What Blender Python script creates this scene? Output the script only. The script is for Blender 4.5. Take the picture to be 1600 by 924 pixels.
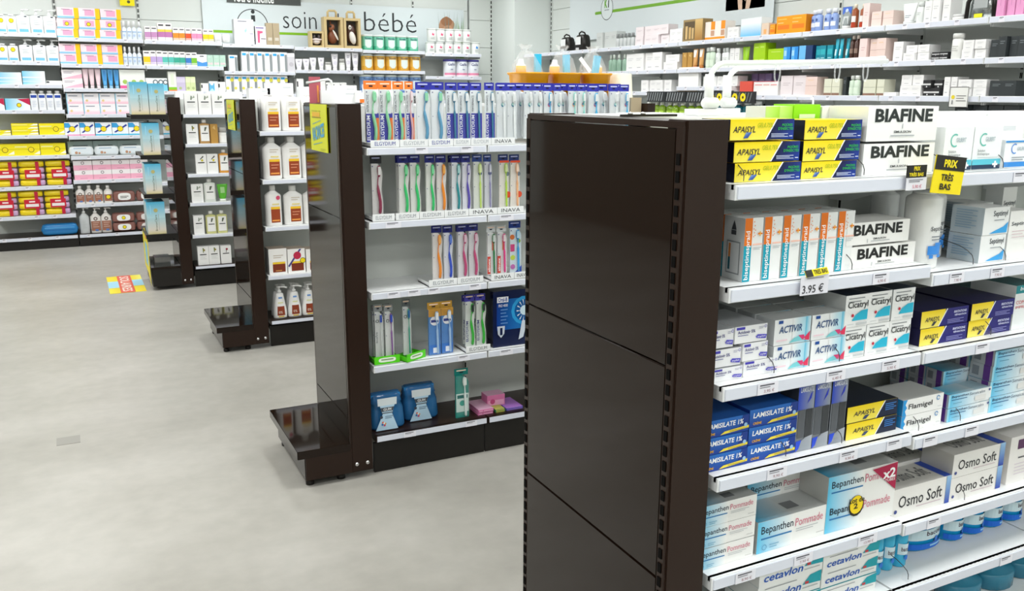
import bpy, bmesh, math, random
from mathutils import Vector, Matrix
random.seed(7)
PI = math.pi
for _o in list(bpy.data.objects): bpy.data.objects.remove(_o)
S = bpy.context.scene
COL = S.collection

# ------------------------------------------------------------------ camera, world, exposure
cd = bpy.data.cameras.new('camera'); cam = bpy.data.objects.new('camera', cd); COL.objects.link(cam)
cd.sensor_fit = 'HORIZONTAL'; cd.sensor_width = 36.0; cd.lens = 36.0 * 1371.445 / 1600.0
cd.clip_start = 0.05; cd.clip_end = 60
_f = Vector((0.43535736, 0.87182588, -0.22446294)); _r = Vector((0.89507114, -0.44590433, 0.0041204)); _u = Vector((0.09649672, 0.20270415, 0.97447391))
_m = Matrix((( _r.x, _u.x, -_f.x, 0.0), (_r.y, _u.y, -_f.y, 0.0), (_r.z, _u.z, -_f.z, 1.4375), (0, 0, 0, 1)))
cam.matrix_world = _m
S.camera = cam
w = bpy.data.worlds.new('world'); S.world = w; w.use_nodes = True
w.node_tree.nodes['Background'].inputs[0].default_value = (0.9, 0.95, 1.0, 1); w.node_tree.nodes['Background'].inputs[1].default_value = 0.3
S.view_settings.view_transform = 'Standard'; S.view_settings.look = 'None'
S.view_settings.exposure = 0.22; S.view_settings.gamma = 1.0; S.view_settings.use_curve_mapping = False
LAMP_W = 15.5

# ------------------------------------------------------------------ materials
def lin(h):
    if not isinstance(h, str): return h
    h = h.lstrip('#')
    if len(h) == 3: h = ''.join(c * 2 for c in h)
    v = [int(h[i:i + 2], 16) / 255 for i in (0, 2, 4)]
    return tuple((c / 12.92 if c <= .04045 else ((c + .055) / 1.055) ** 2.4) for c in v) + (1.0,)
def mat(name, base=None, rough=.5, spec=.5, metal=0.0, attr=False, alpha=None, coat=0.0):
    m = bpy.data.materials.new(name); m.use_nodes = True
    b = m.node_tree.nodes['Principled BSDF']
    if attr:
        a = m.node_tree.nodes.new('ShaderNodeVertexColor'); a.layer_name = 'Col'
        m.node_tree.links.new(a.outputs['Color'], b.inputs['Base Color'])
    else: b.inputs['Base Color'].default_value = lin(base)
    b.inputs['Roughness'].default_value = rough; b.inputs['Specular IOR Level'].default_value = spec
    b.inputs['Metallic'].default_value = metal; b.inputs['Coat Weight'].default_value = coat
    return m
def noise_colour(m, c0, c1, scale, detail=6, stretch=None, rough=None):
    nt = m.node_tree; b = nt.nodes['Principled BSDF']
    tc = nt.nodes.new('ShaderNodeTexCoord'); n = nt.nodes.new('ShaderNodeTexNoise'); r = nt.nodes.new('ShaderNodeValToRGB')
    mp = nt.nodes.new('ShaderNodeMapping')
    if stretch: mp.inputs['Scale'].default_value = stretch
    nt.links.new(tc.outputs['Object'], mp.inputs['Vector']); nt.links.new(mp.outputs['Vector'], n.inputs['Vector'])
    n.inputs['Scale'].default_value = scale; n.inputs['Detail'].default_value = detail
    r.color_ramp.elements[0].color = lin(c0); r.color_ramp.elements[1].color = lin(c1)
    r.color_ramp.elements[0].position = .3; r.color_ramp.elements[1].position = .7
    nt.links.new(n.outputs['Fac'], r.inputs['Fac']); nt.links.new(r.outputs['Color'], b.inputs['Base Color'])
    return n
M = {}
M['card'] = mat('printed_card', rough=.42, spec=.35, attr=True)
M['plastic'] = mat('moulded_plastic', rough=.25, spec=.5, attr=True)
M['glossy'] = mat('glossy_print', rough=.15, spec=.5, attr=True)
M['film'] = mat('printed_film', rough=.3, spec=.5, attr=True)
M['lacquer'] = mat('dark_lacquer', '#1b1009', rough=.05, spec=.3)
M['dark'] = mat('dark_painted_metal', '#26170f', rough=.3, spec=.3)
M['black'] = mat('black_painted_metal', '#17130f', rough=.4, spec=.4)
M['slot'] = mat('slot_shadow_gap', '#060504', rough=.8, spec=.1)
M['shelf'] = mat('white_enamel', '#eceeee', rough=.35, spec=.4)
M['rail'] = mat('price_rail_plastic', '#d9dde8', rough=.22, spec=.5)
M['board'] = mat('grey_white_board', '#d6dbd7', rough=.5, spec=.3)
M['gboard'] = mat('gondola_back_board', '#d2d5d0', rough=.45, spec=.3)
M['wall'] = mat('painted_wall', '#dde3e0', rough=.7, spec=.2)
M['left'] = mat('reflection_dimming_left_wall', '#857e76', rough=.6, spec=.2)  # unseen wall, toned dark to dim the end-panel reflections and bounce light
M['ceil'] = mat('ceiling_paint', '#eeeeea', rough=.9, spec=.1)
M['chrome'] = mat('chromed_steel', '#d8d8d8', rough=.18, metal=1.0)
M['wire'] = mat('dark_steel_wire', '#4a4a4a', rough=.35, metal=.6)
M['pipe'] = mat('white_pipe', '#e6e8e6', rough=.3, spec=.5)
M['sign'] = mat('pale_sign_board', '#d3dcdf', rough=.5, spec=.3)
M['ink'] = mat('black_ink', '#23282a', rough=.5, spec=.3)
M['green_ink'] = mat('green_ink', '#7cb518', rough=.5, spec=.3)
m = mat('vinyl_floor', '#a9a7a0', rough=.38, spec=.35); M['floor'] = m
_n = noise_colour(m, '#9d9a92', '#b0ada6', 1.3, 8, (1.0, 1.7, 1))
_nt = m.node_tree; _b = _nt.nodes['Principled BSDF']; _n2 = _nt.nodes.new('ShaderNodeTexNoise'); _n2.inputs['Scale'].default_value = 14; _n2.inputs['Detail'].default_value = 10
_tc = _nt.nodes.new('ShaderNodeTexCoord'); _nt.links.new(_tc.outputs['Object'], _n2.inputs['Vector'])
_mx = _nt.nodes.new('ShaderNodeMix'); _mx.data_type = 'RGBA'; _mx.blend_type = 'OVERLAY'; _mx.inputs[0].default_value = .14
_src = _b.inputs['Base Color'].links[0].from_socket; _nt.links.new(_src, _mx.inputs[6]); _nt.links.new(_n2.outputs['Fac'], _mx.inputs[7]); _nt.links.new(_mx.outputs[2], _b.inputs['Base Color'])
for nm, tint, fac, rg in (('clear', (1, 1, 1, 1), .94, .16), ('clear_blue', lin('#3a86c4'), .35, .15), ('bag', (.95, .97, .97, 1), .8, .2), ('liquid_blue', lin('#1f9fd0'), .35, .08), ('smoke', (.5, .52, .52, 1), .7, .15), ('acrylic', (.93, .95, .95, 1), .9, .05)):
    m = bpy.data.materials.new(nm + '_plastic'); m.use_nodes = True; nt = m.node_tree
    b = nt.nodes['Principled BSDF']; b.inputs['Base Color'].default_value = tint; b.inputs['Roughness'].default_value = rg
    if nm in ('clear', 'acrylic', 'smoke'): b = nt.nodes.new('ShaderNodeBsdfGlossy'); b.inputs['Roughness'].default_value = rg
    t = nt.nodes.new('ShaderNodeBsdfTransparent'); mx = nt.nodes.new('ShaderNodeMixShader'); mx.inputs[0].default_value = fac
    if nm in ('clear_blue', 'liquid_blue', 'smoke'): t.inputs[0].default_value = tint
    nt.links.new(b.outputs[0], mx.inputs[1]); nt.links.new(t.outputs[0], mx.inputs[2]); nt.links.new(mx.outputs[0], nt.nodes['Material Output'].inputs[0])
    M[nm] = m
m = bpy.data.materials.new('lamp_diffuser'); m.use_nodes = True; nt = m.node_tree
e = nt.nodes.new('ShaderNodeEmission'); e.inputs[0].default_value = (1, .985, .96, 1); e.inputs[1].default_value = 4.0
nt.links.new(e.outputs[0], nt.nodes['Material Output'].inputs[0]); M['lamp'] = m

# ------------------------------------------------------------------ text as flat triangles (cached)
_TX = {}
def text_tris(s, b=0.0):
    k = (s, b)
    if k not in _TX:
        c = bpy.data.curves.new('t', 'FONT'); c.body = s; c.resolution_u = 2; c.offset = b; c.fill_mode = 'FRONT'
        o = bpy.data.objects.new('t', c); COL.objects.link(o)
        dg = bpy.context.evaluated_depsgraph_get(); dg.update()
        me = o.evaluated_get(dg).to_mesh(); me.calc_loop_triangles()
        v = [(q.co.x, q.co.y) for q in me.vertices]; t = [tuple(q.vertices) for q in me.loop_triangles]
        o.evaluated_get(dg).to_mesh_clear(); bpy.data.objects.remove(o); bpy.data.curves.remove(c)
        xs = [q[0] for q in v]; ys = [q[1] for q in v]; x0, x1, y0, y1 = min(xs), max(xs), min(ys), max(ys)
        v = [((x - x0) / (x1 - x0), (y - y0) / (y1 - y0)) for x, y in v]
        _TX[k] = (v, t, (x1 - x0) / (y1 - y0))
    return _TX[k]

# ------------------------------------------------------------------ mesh builder with a colour per corner
class MB:
    def __init__(s): s.v = []; s.f = []; s.c = []; s.s = []
    def poly(s, pts, col, smooth=False):
        i = len(s.v); s.v.extend(pts); s.f.append(tuple(range(i, i + len(pts)))); s.s.append(smooth)
        s.c.extend([lin(q) for q in col] if isinstance(col, list) else [lin(col)] * len(pts))
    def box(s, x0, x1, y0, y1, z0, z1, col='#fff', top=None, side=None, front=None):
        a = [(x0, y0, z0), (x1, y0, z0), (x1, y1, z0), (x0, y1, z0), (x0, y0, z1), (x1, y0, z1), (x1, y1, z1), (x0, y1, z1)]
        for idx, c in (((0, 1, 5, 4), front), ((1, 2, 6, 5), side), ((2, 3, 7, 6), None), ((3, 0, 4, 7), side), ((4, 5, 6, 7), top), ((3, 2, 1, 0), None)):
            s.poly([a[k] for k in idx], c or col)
    def grid(s, rings, col, closed=True, cap0=True, cap1=True, smooth=True):
        # rings: lists of points; col: colour or function(ring index)
        n = len(rings[0]); base = len(s.v)
        for r in rings: s.v.extend(r)
        cf = col if callable(col) else (lambda k: col)
        for k in range(len(rings) - 1):
            for j in range(n if closed else n - 1):
                a, b = base + k * n + j, base + k * n + (j + 1) % n
                s.f.append((a, b, b + n, a + n)); s.s.append(smooth); c0, c1 = lin(cf(k)), lin(cf(k + 1)) if not callable(col) else lin(cf(k)); s.c.extend([c0] * 4)
        if cap0: s.f.append(tuple(base + j for j in range(n))[::-1]); s.s.append(False); s.c.extend([lin(cf(0))] * n)
        if cap1: s.f.append(tuple(base + (len(rings) - 1) * n + j for j in range(n))); s.s.append(False); s.c.extend([lin(cf(len(rings) - 2))] * n)
    def lathe(s, prof, rx, ry, cx, cy, z0, h, col, n=16, pw=2.0):
        # prof: (radius fraction, height fraction); pw > 2 squares the section
        rings = []
        for r, z in prof:
            ring = []
            for j in range(n):
                a = 2 * PI * j / n; c, q = math.cos(a), math.sin(a)
                e = 2.0 / pw
                ring.append((cx + rx * r * math.copysign(abs(c) ** e, c), cy + ry * r * math.copysign(abs(q) ** e, q), z0 + h * z))
            rings.append(ring)
        s.grid(rings, col)
    def tube(s, pts, r, col='#fff', n=8):
        pts = [Vector(p) for p in pts]; rings = []; rr = r if isinstance(r, (list, tuple)) else [r] * len(pts)
        up = None
        for i, p in enumerate(pts):
            d = (pts[min(i + 1, len(pts) - 1)] - pts[max(i - 1, 0)]).normalized()
            if up is None: up = Vector((0, 0, 1)) if abs(d.z) < .9 else Vector((1, 0, 0))
            a = d.cross(up).normalized(); b = a.cross(d).normalized(); up = b
            rings.append([tuple(p + a * rr[i] * math.cos(2 * PI * j / n) + b * rr[i] * math.sin(2 * PI * j / n)) for j in range(n)])
        s.grid(rings, col)
    def extrude_outline(s, pts, y0, y1, col, smooth=False):
        s.grid([[(x, y1, z) for x, z in pts], [(x, y0, z) for x, z in pts]], col, smooth=smooth)
    def mesh(s, name, m):
        me = bpy.data.meshes.new(name); me.from_pydata(s.v, [], s.f)
        ca = me.color_attributes.new('Col', 'FLOAT_COLOR', 'CORNER')
        ca.data.foreach_set('color', [x for c in s.c for x in c])
        me.polygons.foreach_set('use_smooth', s.s)
        me.materials.append(M[m] if isinstance(m, str) else m); me.update()
        return me
class Print:
    """prints flat shapes on the front (-Y) of something w wide and h high, following surf(x) -> y"""
    def __init__(s, mb, x0, z0, w, h, surf=None, eps=.0004, y=0.0):
        s.mb, s.x0, s.z0, s.w, s.h, s.e, s.k, s.y = mb, x0, z0, w, h, eps, 0, y
        s.surf = surf
    def P(s, u, v):
        x = s.x0 + u * s.w; yy = s.surf(x) if s.surf else s.y
        return (x, yy - s.e * (1 + .5 * s.k), s.z0 + v * s.h)
    def r(s, u0, v0, u1, v1, c):
        n = 10 if s.surf else 1; s.k += 1
        for i in range(n):
            a, b = u0 + (u1 - u0) * i / n, u0 + (u1 - u0) * (i + 1) / n
            if isinstance(c, tuple) and len(c) == 3: cc = [c[0], c[0], c[1], c[1]]
            elif isinstance(c, tuple): cc = [c[0], c[1], c[1], c[0]]
            else: cc = c
            s.mb.poly([s.P(a, v0), s.P(b, v0), s.P(b, v1), s.P(a, v1)], cc)
    def p(s, pts, c):
        s.k += 1; s.mb.poly([s.P(u, v) for u, v in pts], c)
    def c(s, u, v, rad, c, n=14, squash=1.0):
        s.k += 1; k = s.h / s.w
        s.mb.poly([s.P(u + rad * k * squash * math.cos(2 * PI * i / n), v + rad * math.sin(2 * PI * i / n)) for i in range(n)], c)
    def ring(s, u, v, r0, r1, c, a0=0, a1=360, n=20):
        s.k += 1; k = s.h / s.w
        for i in range(n):
            t0, t1 = math.radians(a0 + (a1 - a0) * i / n), math.radians(a0 + (a1 - a0) * (i + 1) / n)
            s.mb.poly([s.P(u + q * k * math.cos(t), v + q * math.sin(t)) for q, t in ((r0, t0), (r1, t0), (r1, t1), (r0, t1))], c)
    def t(s, txt, u0, v0, u1, v1, c, b=0.0, sh=0.0, rot=0):
        v, tr, asp = text_tris(txt, b); sh = sh / asp if sh else 0; s.k += 1; base = len(s.mb.v)
        for x, y in v:
            if sh: x = (x + sh * y) / (1 + sh)
            if rot == 1: x, y = 1 - y, x
            elif rot == -1: x, y = y, 1 - x
            s.mb.v.append(s.P(u0 + x * (u1 - u0), v0 + y * (v1 - v0)))
        cl = lin(c)
        for t in tr: s.mb.f.append(tuple(base + i for i in t)); s.mb.s.append(False); s.mb.c.extend([cl] * 3)
    def l(s, u0, v0, u1, n, c='#9aa0a4', dv=.07, hh=.025):
        for i in range(n): s.r(u0, v0 - i * dv, u0 + (u1 - u0) * (1 - .22 * (i % 2)), v0 - i * dv + hh, c)

# ------------------------------------------------------------------ objects
def link(name, data, parent=None, loc=None, rz=0.0):
    o = bpy.data.objects.new(name, data); COL.objects.link(o)
    if parent is not None: o.parent = parent
    if loc is not None: o.location = loc
    if rz: o.rotation_euler.z = rz
    return o
def tag(o, label, cat, group=None):
    o['label'] = label; o['category'] = cat
    if group: o['group'] = group
    return o
def empty(name, loc, label, cat, group=None, rz=0.0):
    return tag(link(name, None, None, loc, rz), label, cat, group)
def struct(o): o['kind'] = 'structure'; return o
def bx(x0, x1, y0, y1, z0, z1, m, name='part', parent=None, col='#fff', bevel=0.0):
    b = MB(); b.box(x0, x1, y0, y1, z0, z1, col); me = b.mesh(name, m)
    if bevel:
        bm = bmesh.new(); bm.from_mesh(me); bmesh.ops.remove_doubles(bm, verts=bm.verts, dist=1e-6)
        bmesh.ops.bevel(bm, geom=list(bm.edges), offset=bevel, segments=2, affect='EDGES'); bm.to_mesh(me); bm.free()
    return link(name, me, parent)

# ------------------------------------------------------------------ product kinds: each builds its parts [(part name, mesh)] for a width, height and depth
KINDS = {}
def kind(key, name, cat, desc, fn, d=.08): KINDS[key] = (name, cat, desc, fn, d)
def carton(key, desc, base, front=None, d=.08, top=None, side=None, sidefn=None, topfn=None, m='card', name=None, cat='carton'):
    name = name or ('cosmetic_carton' if key.startswith('rw_') else 'medicine_carton')
    def fn(w, h, d):
        b = MB(); b.box(-w / 2, w / 2, 0, d, 0, h, base, top=top or base, side=side or base)
        if front: front(Print(b, -w / 2, 0, w, h))
        if sidefn:
            n0 = len(b.v); sidefn(Print(b, -d / 2, 0, d, h))
            for i in range(n0, len(b.v)):
                x, y, z = b.v[i]; b.v[i] = (-w / 2 + y, d / 2 - x, z)
        if topfn:
            n0 = len(b.v); topfn(Print(b, -w / 2, 0, w, d))
            for i in range(n0, len(b.v)):
                x, y, z = b.v[i]; b.v[i] = (x, z, h - y)
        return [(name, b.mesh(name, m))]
    kind(key, name, cat, desc, fn, d)
# --- cartons of the front gondola
def f_gel(p):
    p.r(0, 0, 1, 1, ('#fbec58', '#f4da00', 'v')); p.p([(.56, 0), (1, 0), (1, 1), (.72, 1)], ['#101a3c', '#1c3fa0', '#1a2f80', '#101638'])
    p.p([(.545, 0), (.565, 0), (.725, 1), (.705, 1)], '#ffffff')
    p.t('APAISYL', .04, .36, .4, .66, '#1c2036', .01, .25); p.t('GEL0,75%', .41, .56, .66, .82, '#9dba1a', 0, .25)
    p.p([(.2, .08), (.27, .1), (.33, .38), (.24, .36)], ['#3d5fa8', '#29458e', '#3d5fa8', '#7da0d8'])
    p.t('PIQÛRES', .8, .62, .97, .8, '#35b54a', .02); p.t("D'INSECTES", .74, .46, .98, .6, '#35b54a', .02)
    p.l(.63, .26, .9, 3, '#c9d4ef', .07, .03); p.r(.92, .14, .97, .18, '#e8eefc')
carton('gel', 'yellow and navy gel carton', '#f3d900', f_gel, .06, side='#171b2e', top='#f0d820')
def f_cream(p):
    p.r(0, 0, .5, 1, ('#faea70', '#f5d600', 'v')); p.p([(.38, 0), (1, 0), (1, 1), (.54, 1)], '#221d72'); p.p([(.365, 0), (.385, 0), (.545, 1), (.525, 1)], '#ffffff')
    p.t('APAISYL', .08, .36, .4, .62, '#20243a', .01, .25); p.p([(.22, .1), (.27, .1), (.33, .34), (.26, .34)], '#3a3f4a')
    p.t('IRRITATIONS', .68, .68, .95, .82, '#dfe3ff', .02); p.t('RÉPARATION', .7, .5, .95, .63, '#dfe3ff', .02); p.l(.55, .3, .9, 3, '#8d8ec8', .09, .04)
carton('cream', 'violet-blue and yellow cream carton', '#221d72', f_cream, .14, top='#1a1648', side='#1d1a40')
def f_mini(p):
    p.r(0, 0, .7, 1, ('#faea60', '#f5d600', 'v')); p.p([(.58, 0), (1, 0), (1, 1), (.74, 1)], '#15203c'); p.p([(.565, 0), (.585, 0), (.745, 1), (.725, 1)], '#ffffff')
    p.t('APAISYL', .12, .38, .56, .66, '#20243a', .01, .25); p.p([(.3, .1), (.37, .1), (.44, .34), (.35, .34)], '#3a4a70'); p.l(.74, .74, .96, 4, '#3f7fc8', .12, .06)
carton('mini', 'small black and yellow carton', '#f0d400', f_mini, .12, top='#1a2030', side='#15182a')
def f_white(p):
    p.t('BIAFINE', .1, .55, .92, .93, '#2b312f', .035); p.r(.49, .36, .5, .5, '#b8bcc0'); p.t('EMULSION', .38, .23, .62, .3, '#3a3f40', .02); p.l(.33, .14, .67, 1, '#a8adb0', .05, .03)
carton('white', 'tall white carton with bold lettering', '#f4f5f3', f_white, .1)
def f_white2(p):
    p.t('BIAFINE', .1, .42, .88, .9, '#20211f', .035); p.t('EMULSION', .42, .2, .62, .28, '#3a3f40', .02); p.l(.38, .12, .68, 1, '#a8adb0', .05, .03); p.r(.32, .08, .33, .25, '#b0b4b8')
carton('white2', 'flat white carton with bold lettering', '#f4f4f1', f_white2, .14)
def f_ne(p): p.t('NE', .4, .1, .6, .75, '#20211f', .03, rot=1)
carton('upright', 'upright white carton behind the yellow cartons', '#f1f2f0', f_ne, .05)
def f_anti(p):
    p.ring(.36, .7, .12, .15, '#5cc0b0', 60, 300); p.t('GILBERT', .4, .66, .74, .76, '#a4b4bc', .01); p.t('Solution', .16, .42, .42, .48, '#555c60'); p.t('Antiseptique', .16, .33, .58, .4, '#555c60')
    p.r(0, .02, 1, .12, '#1b3552'); p.r(0, .12, 1, .25, '#5cc3d6'); p.r(.72, .1, .9, .15, '#fff'); p.r(.78, .05, .84, .2, '#fff'); p.l(.16, .28, .86, 1, '#b8c0c4', .05, .012)
carton('anti', 'white and turquoise antiseptic carton', '#f0f4f4', f_anti, .08)
def f_anti2(p):
    p.ring(.4, .68, .14, .18, '#3f86d8', 60, 300); p.t('GILBERT', .5, .62, .95, .74, '#a4b4bc', .01); p.r(0, .9, 1, .96, '#3a94da'); p.r(0, .05, 1, .22, '#2f88d4'); p.l(.3, .36, .9, 2, '#8c9298', .08, .03)
carton('anti2', 'white and blue antiseptic carton', '#eef2f4', f_anti2, .08)
def f_spray(p):
    p.r(.0, 0, .4, .57, '#12a0b8'); p.r(0, .57, .4, 1, '#e8771c'); p.t('biseptinespraid', .06, .03, .36, .8, '#fff', .01, rot=1)
    for i, (u, v) in enumerate(((.46, .93), (.5, .87), (.44, .82), (.52, .8), (.47, .76), (.43, .7), (.5, .72))): p.r(u, v, u + .05, v + .02, '#f0a070')
    p.r(.68, .74, .92, .765, '#e8771c'); p.r(.76, .715, .82, .79, '#f2b030'); p.r(.42, .575, .95, .6, '#f3c3b2'); p.l(.45, .53, .9, 2, '#b8c0c4', .025, .01)
def s_spray(p):
    p.p([(.42, .86), (.5, .95), (.58, .86), (.62, .8), (.38, .8)], '#4c5054'); p.r(.38, .72, .62, .79, '#4c5054'); p.r(.2, .1, .85, .62, '#8d9396'); p.r(.24, .12, .81, .6, '#d4d7d8'); p.r(.3, .36, .4, .58, '#d98a4c'); p.r(.3, .16, .4, .36, '#1d5a68')
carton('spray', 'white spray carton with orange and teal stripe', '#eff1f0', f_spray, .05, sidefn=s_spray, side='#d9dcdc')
def f_acic(p):
    p.r(.04, .8, .3, .95, '#4a44b8'); p.t('Aciclovir 5%', .08, .56, .62, .74, '#2d2a7c', .015); p.l(.08, .44, .4, 1, '#6a6aa0', .06, .04); p.p([(.64, .28), (.68, .2), (.96, .12), (.99, .36), (.7, .42)], '#5a55c4')
    p.t('mylan', .7, .2, .94, .34, '#fff'); p.ring(.93, .86, .05, .09, '#9a98c8'); p.l(.72, .84, .88, 2, '#9fa0b8', .08, .03)
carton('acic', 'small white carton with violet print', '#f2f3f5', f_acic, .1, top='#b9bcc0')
def f_acti(p):
    p.r(.5, 0, 1, 1, ('#f4f7f8', '#7fd4ee')); p.r(.86, 0, 1, 1, ('#59c0e2', '#e0f2f8')); p.r(.1, .84, .22, .96, '#1f4f9c'); p.t('ACTIVIR', .12, .46, .78, .74, '#1d4a80', .015, .2)
    p.p([(.7, .12), (.98, .05), (.99, .42), (.86, .22)], '#e0345c'); p.p([(.4, .04), (.55, .22), (.74, .3), (.86, .12), (.7, .08)], '#7cd0d8'); p.p([(.66, .3), (.82, .3), (.84, .16), (.78, .1)], '#d83c74'); p.r(.05, .16, .35, .22, '#f3d7e0')
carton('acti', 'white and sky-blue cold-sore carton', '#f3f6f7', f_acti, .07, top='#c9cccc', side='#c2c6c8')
def f_cica(p):
    p.l(.12, .88, .8, 2, '#8c9092', .1, .03); p.t('Cicatryl', .1, .54, .96, .8, '#1d2022', .01); p.p([(.3, .2), (.96, .2), (.96, .52), (.7, .5), (.45, .38)], '#26b8d8'); p.c(.32, .37, .05, '#c81e3c'); p.r(.5, .06, .95, .13, '#c9cdcf'); p.r(.1, .09, .38, .11, '#d0d3d4')
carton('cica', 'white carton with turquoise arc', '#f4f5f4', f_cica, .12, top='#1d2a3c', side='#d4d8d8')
def f_comp(p):
    p.r(0, .82, 1, 1, '#0f8c94'); p.t('biseptine', .15, .86, .95, .97, '#fff', .01, .15); p.t('COMPRESSES', .05, .58, .95, .66, '#d0505c'); p.t('IMPRÉGNÉES', .05, .48, .95, .56, '#d0505c')
carton('comp', 'white compress carton with teal top', '#ecf0f0', f_comp, .1, top='#0c5c60')
carton('tealbox', 'dark teal carton behind the cream cartons', '#0e5258', None, .06)
def f_lami(p):
    p.r(0, 0, 1, 1, ('#1a3f9c', '#2a72c8', 'v')); p.p([(.78, .3), (1, .45), (1, 1), (.86, 1)], '#1a3c90'); p.t('LAMISILATE 1%', .07, .5, .88, .8, '#fff', .02, .12); p.t('CRÈME', .07, .12, .25, .3, '#f0b62c', .02, .1)
    p.p([(.36, .06), (1, .2), (1, .36), (.46, .24)], '#f5e04a'); p.l(.56, .22, .96, 2, '#a8923a', .05, .02); p.c(.92, .42, .12, '#9fc8ec')
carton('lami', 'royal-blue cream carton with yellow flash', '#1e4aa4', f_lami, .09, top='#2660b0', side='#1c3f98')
def f_lspr(p):
    p.r(0, .62, 1, 1, ('#2448c4', '#9aa2ac')); p.t('LAMISILATE', .12, .88, .92, .95, '#e4e8f0', .02); p.p([(.55, .7), (.8, .78), (.86, .88), (.74, .84)], '#2a3cc0'); p.r(.06, .2, .46, .62, '#5c6066'); p.r(.52, .2, .94, .62, '#3f4246')
    p.p([(0, 0), (1, 0), (1, .22), (.6, .2), (.25, .14)], ['#8d949e', '#a8aeb6', '#b4bac2', '#a4aab4', '#98a0aa']); p.p([(0, 0), (.2, .04), (.35, .17), (0, .16)], '#2d50d8')
carton('lspr', 'tall grey and blue spray carton', '#8b9097', f_lspr, .04, top='#5a6068', side='#3a3e44')
def f_flam(p):
    p.p([(0, 0), (.1, 0), (.06, .3), (.1, .5), (.06, .7), (.1, 1), (0, 1)], '#2b9be0'); p.t('Flamigel', .14, .28, .72, .7, '#26282a', .008); p.ring(.86, .76, .1, .15, '#3f8cc8', 0, 330); p.r(.86, .2, .96, .23, '#c4c8ca')
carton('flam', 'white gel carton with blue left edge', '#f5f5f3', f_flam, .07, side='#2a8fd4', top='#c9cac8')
def f_sens(p):
    p.r(0, 0, .72, 1, ('#52c4ec', '#f2f5f6')); p.r(0, 0, .04, 1, '#9fdcf0'); p.t('Bepanthen', .06, .68, .46, .9, '#123a64', .012, .1); p.t('Sensicalm', .47, .68, .84, .9, '#5b6c80', 0, .1); p.r(.06, .56, .42, .61, '#1c5a90'); p.c(.94, .84, .1, '#4a5a8c'); p.l(.1, .3, .3, 1, '#5a98b4', .08, .04); p.r(.6, .2, .86, .56, '#e4e4e2')
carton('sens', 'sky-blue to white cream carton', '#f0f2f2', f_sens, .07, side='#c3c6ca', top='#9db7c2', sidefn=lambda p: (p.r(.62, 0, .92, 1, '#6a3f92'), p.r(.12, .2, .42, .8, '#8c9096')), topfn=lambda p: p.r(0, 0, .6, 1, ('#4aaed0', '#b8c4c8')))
def f_bepa(p):
    p.r(0, 0, .5, 1, ('#5ac4ea', '#f6f6f3')); p.t('Bepanthen', .05, .52, .5, .84, '#16293c', .012); p.t('Pommade', .53, .56, .93, .82, '#d4788c'); p.r(.05, .42, .48, .47, '#2a78b4'); p.l(.54, .46, .86, 2, '#b8bcbe', .07, .025); p.ring(.1, .17, .07, .09, '#5a9cc0'); p.l(.17, .2, .3, 2, '#7ab0cc', .08, .03); p.l(.84, .16, .95, 1, '#c9c9c6', .05, .03)
def top_bepa(p): p.r(0, 0, .5, 1, ('#3f9cc0', '#b8bab8')); p.r(.5, .25, .68, .6, '#6c6e70')
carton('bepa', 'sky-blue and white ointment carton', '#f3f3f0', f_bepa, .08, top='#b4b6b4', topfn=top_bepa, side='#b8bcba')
def f_twin(p):
    p.r(0, 0, .5, 1, ('#5ac4ea', '#f6f6f3'))
    for v in (.55, .08): p.t('Bepanthen', .05, v + .2, .5, v + .36, '#16293c', .012); p.t('Pommade', .53, v + .21, .93, v + .36, '#d4788c'); p.r(.05, v + .15, .5, v + .175, '#2a78b4')
    p.p([(.62, .96), (.99, .5), (.99, 1)], '#b01848'); p.t('x2', .78, .74, .97, .92, '#fff', .03); p.t('TUBES', .82, .68, .97, .73, '#fff'); p.c(.42, .38, .19, '#1d1c10', squash=.9); p.c(.42, .4, .165, '#f4d416', squash=.9); p.t('2', .38, .33, .44, .43, '#1d1c10', .03); p.t('Lot de', .31, .44, .53, .53, '#1d1c10', .02)
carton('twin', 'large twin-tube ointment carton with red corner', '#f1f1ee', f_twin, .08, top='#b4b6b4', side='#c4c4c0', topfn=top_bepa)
def f_osmo(p):
    p.t('Osmo Soft', .1, .3, .84, .72, '#2a2b30', .005); p.r(.9, 0, 1, 1, ('#1d3fa8', '#9cc8ee', 'v')); p.c(.06, .2, .07, '#3c4a8c'); p.l(.4, .2, .82, 1, '#c8b4bc', .05, .03)
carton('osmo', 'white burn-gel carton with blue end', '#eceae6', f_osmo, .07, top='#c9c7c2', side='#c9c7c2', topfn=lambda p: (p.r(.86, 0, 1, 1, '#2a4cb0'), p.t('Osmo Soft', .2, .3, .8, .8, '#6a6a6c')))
def f_plum(p): p.r(.25, .72, .75, .92, '#5a2f5c'); p.l(.3, .52, .8, 1, '#5c5c60', .07, .03); p.l(.2, .4, .8, 4, '#d4c8d4', .07, .015)
carton('plum', 'tall white carton with plum square', '#efece9', f_plum, .1)
def f_septi(p): p.t('Septimyl', .36, .62, .92, .88, '#3a4048', .01); p.p([(.25, .05), (.95, .05), (.98, .45), (.8, .28), (.5, .16)], '#3aa4e4'); p.l(.4, .52, .8, 1, '#9aa0a4', .05, .03)
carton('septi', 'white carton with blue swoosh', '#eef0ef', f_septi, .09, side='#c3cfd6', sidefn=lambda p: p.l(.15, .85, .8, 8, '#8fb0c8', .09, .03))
def f_septi2(p): p.t('Septimyl', .1, .68, .95, .78, '#3a4048', .01); p.l(.15, .58, .8, 3, '#d0b4bc', .06, .012)
carton('septi2', 'tall plain white carton', '#efefec', f_septi2, .06)
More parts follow.
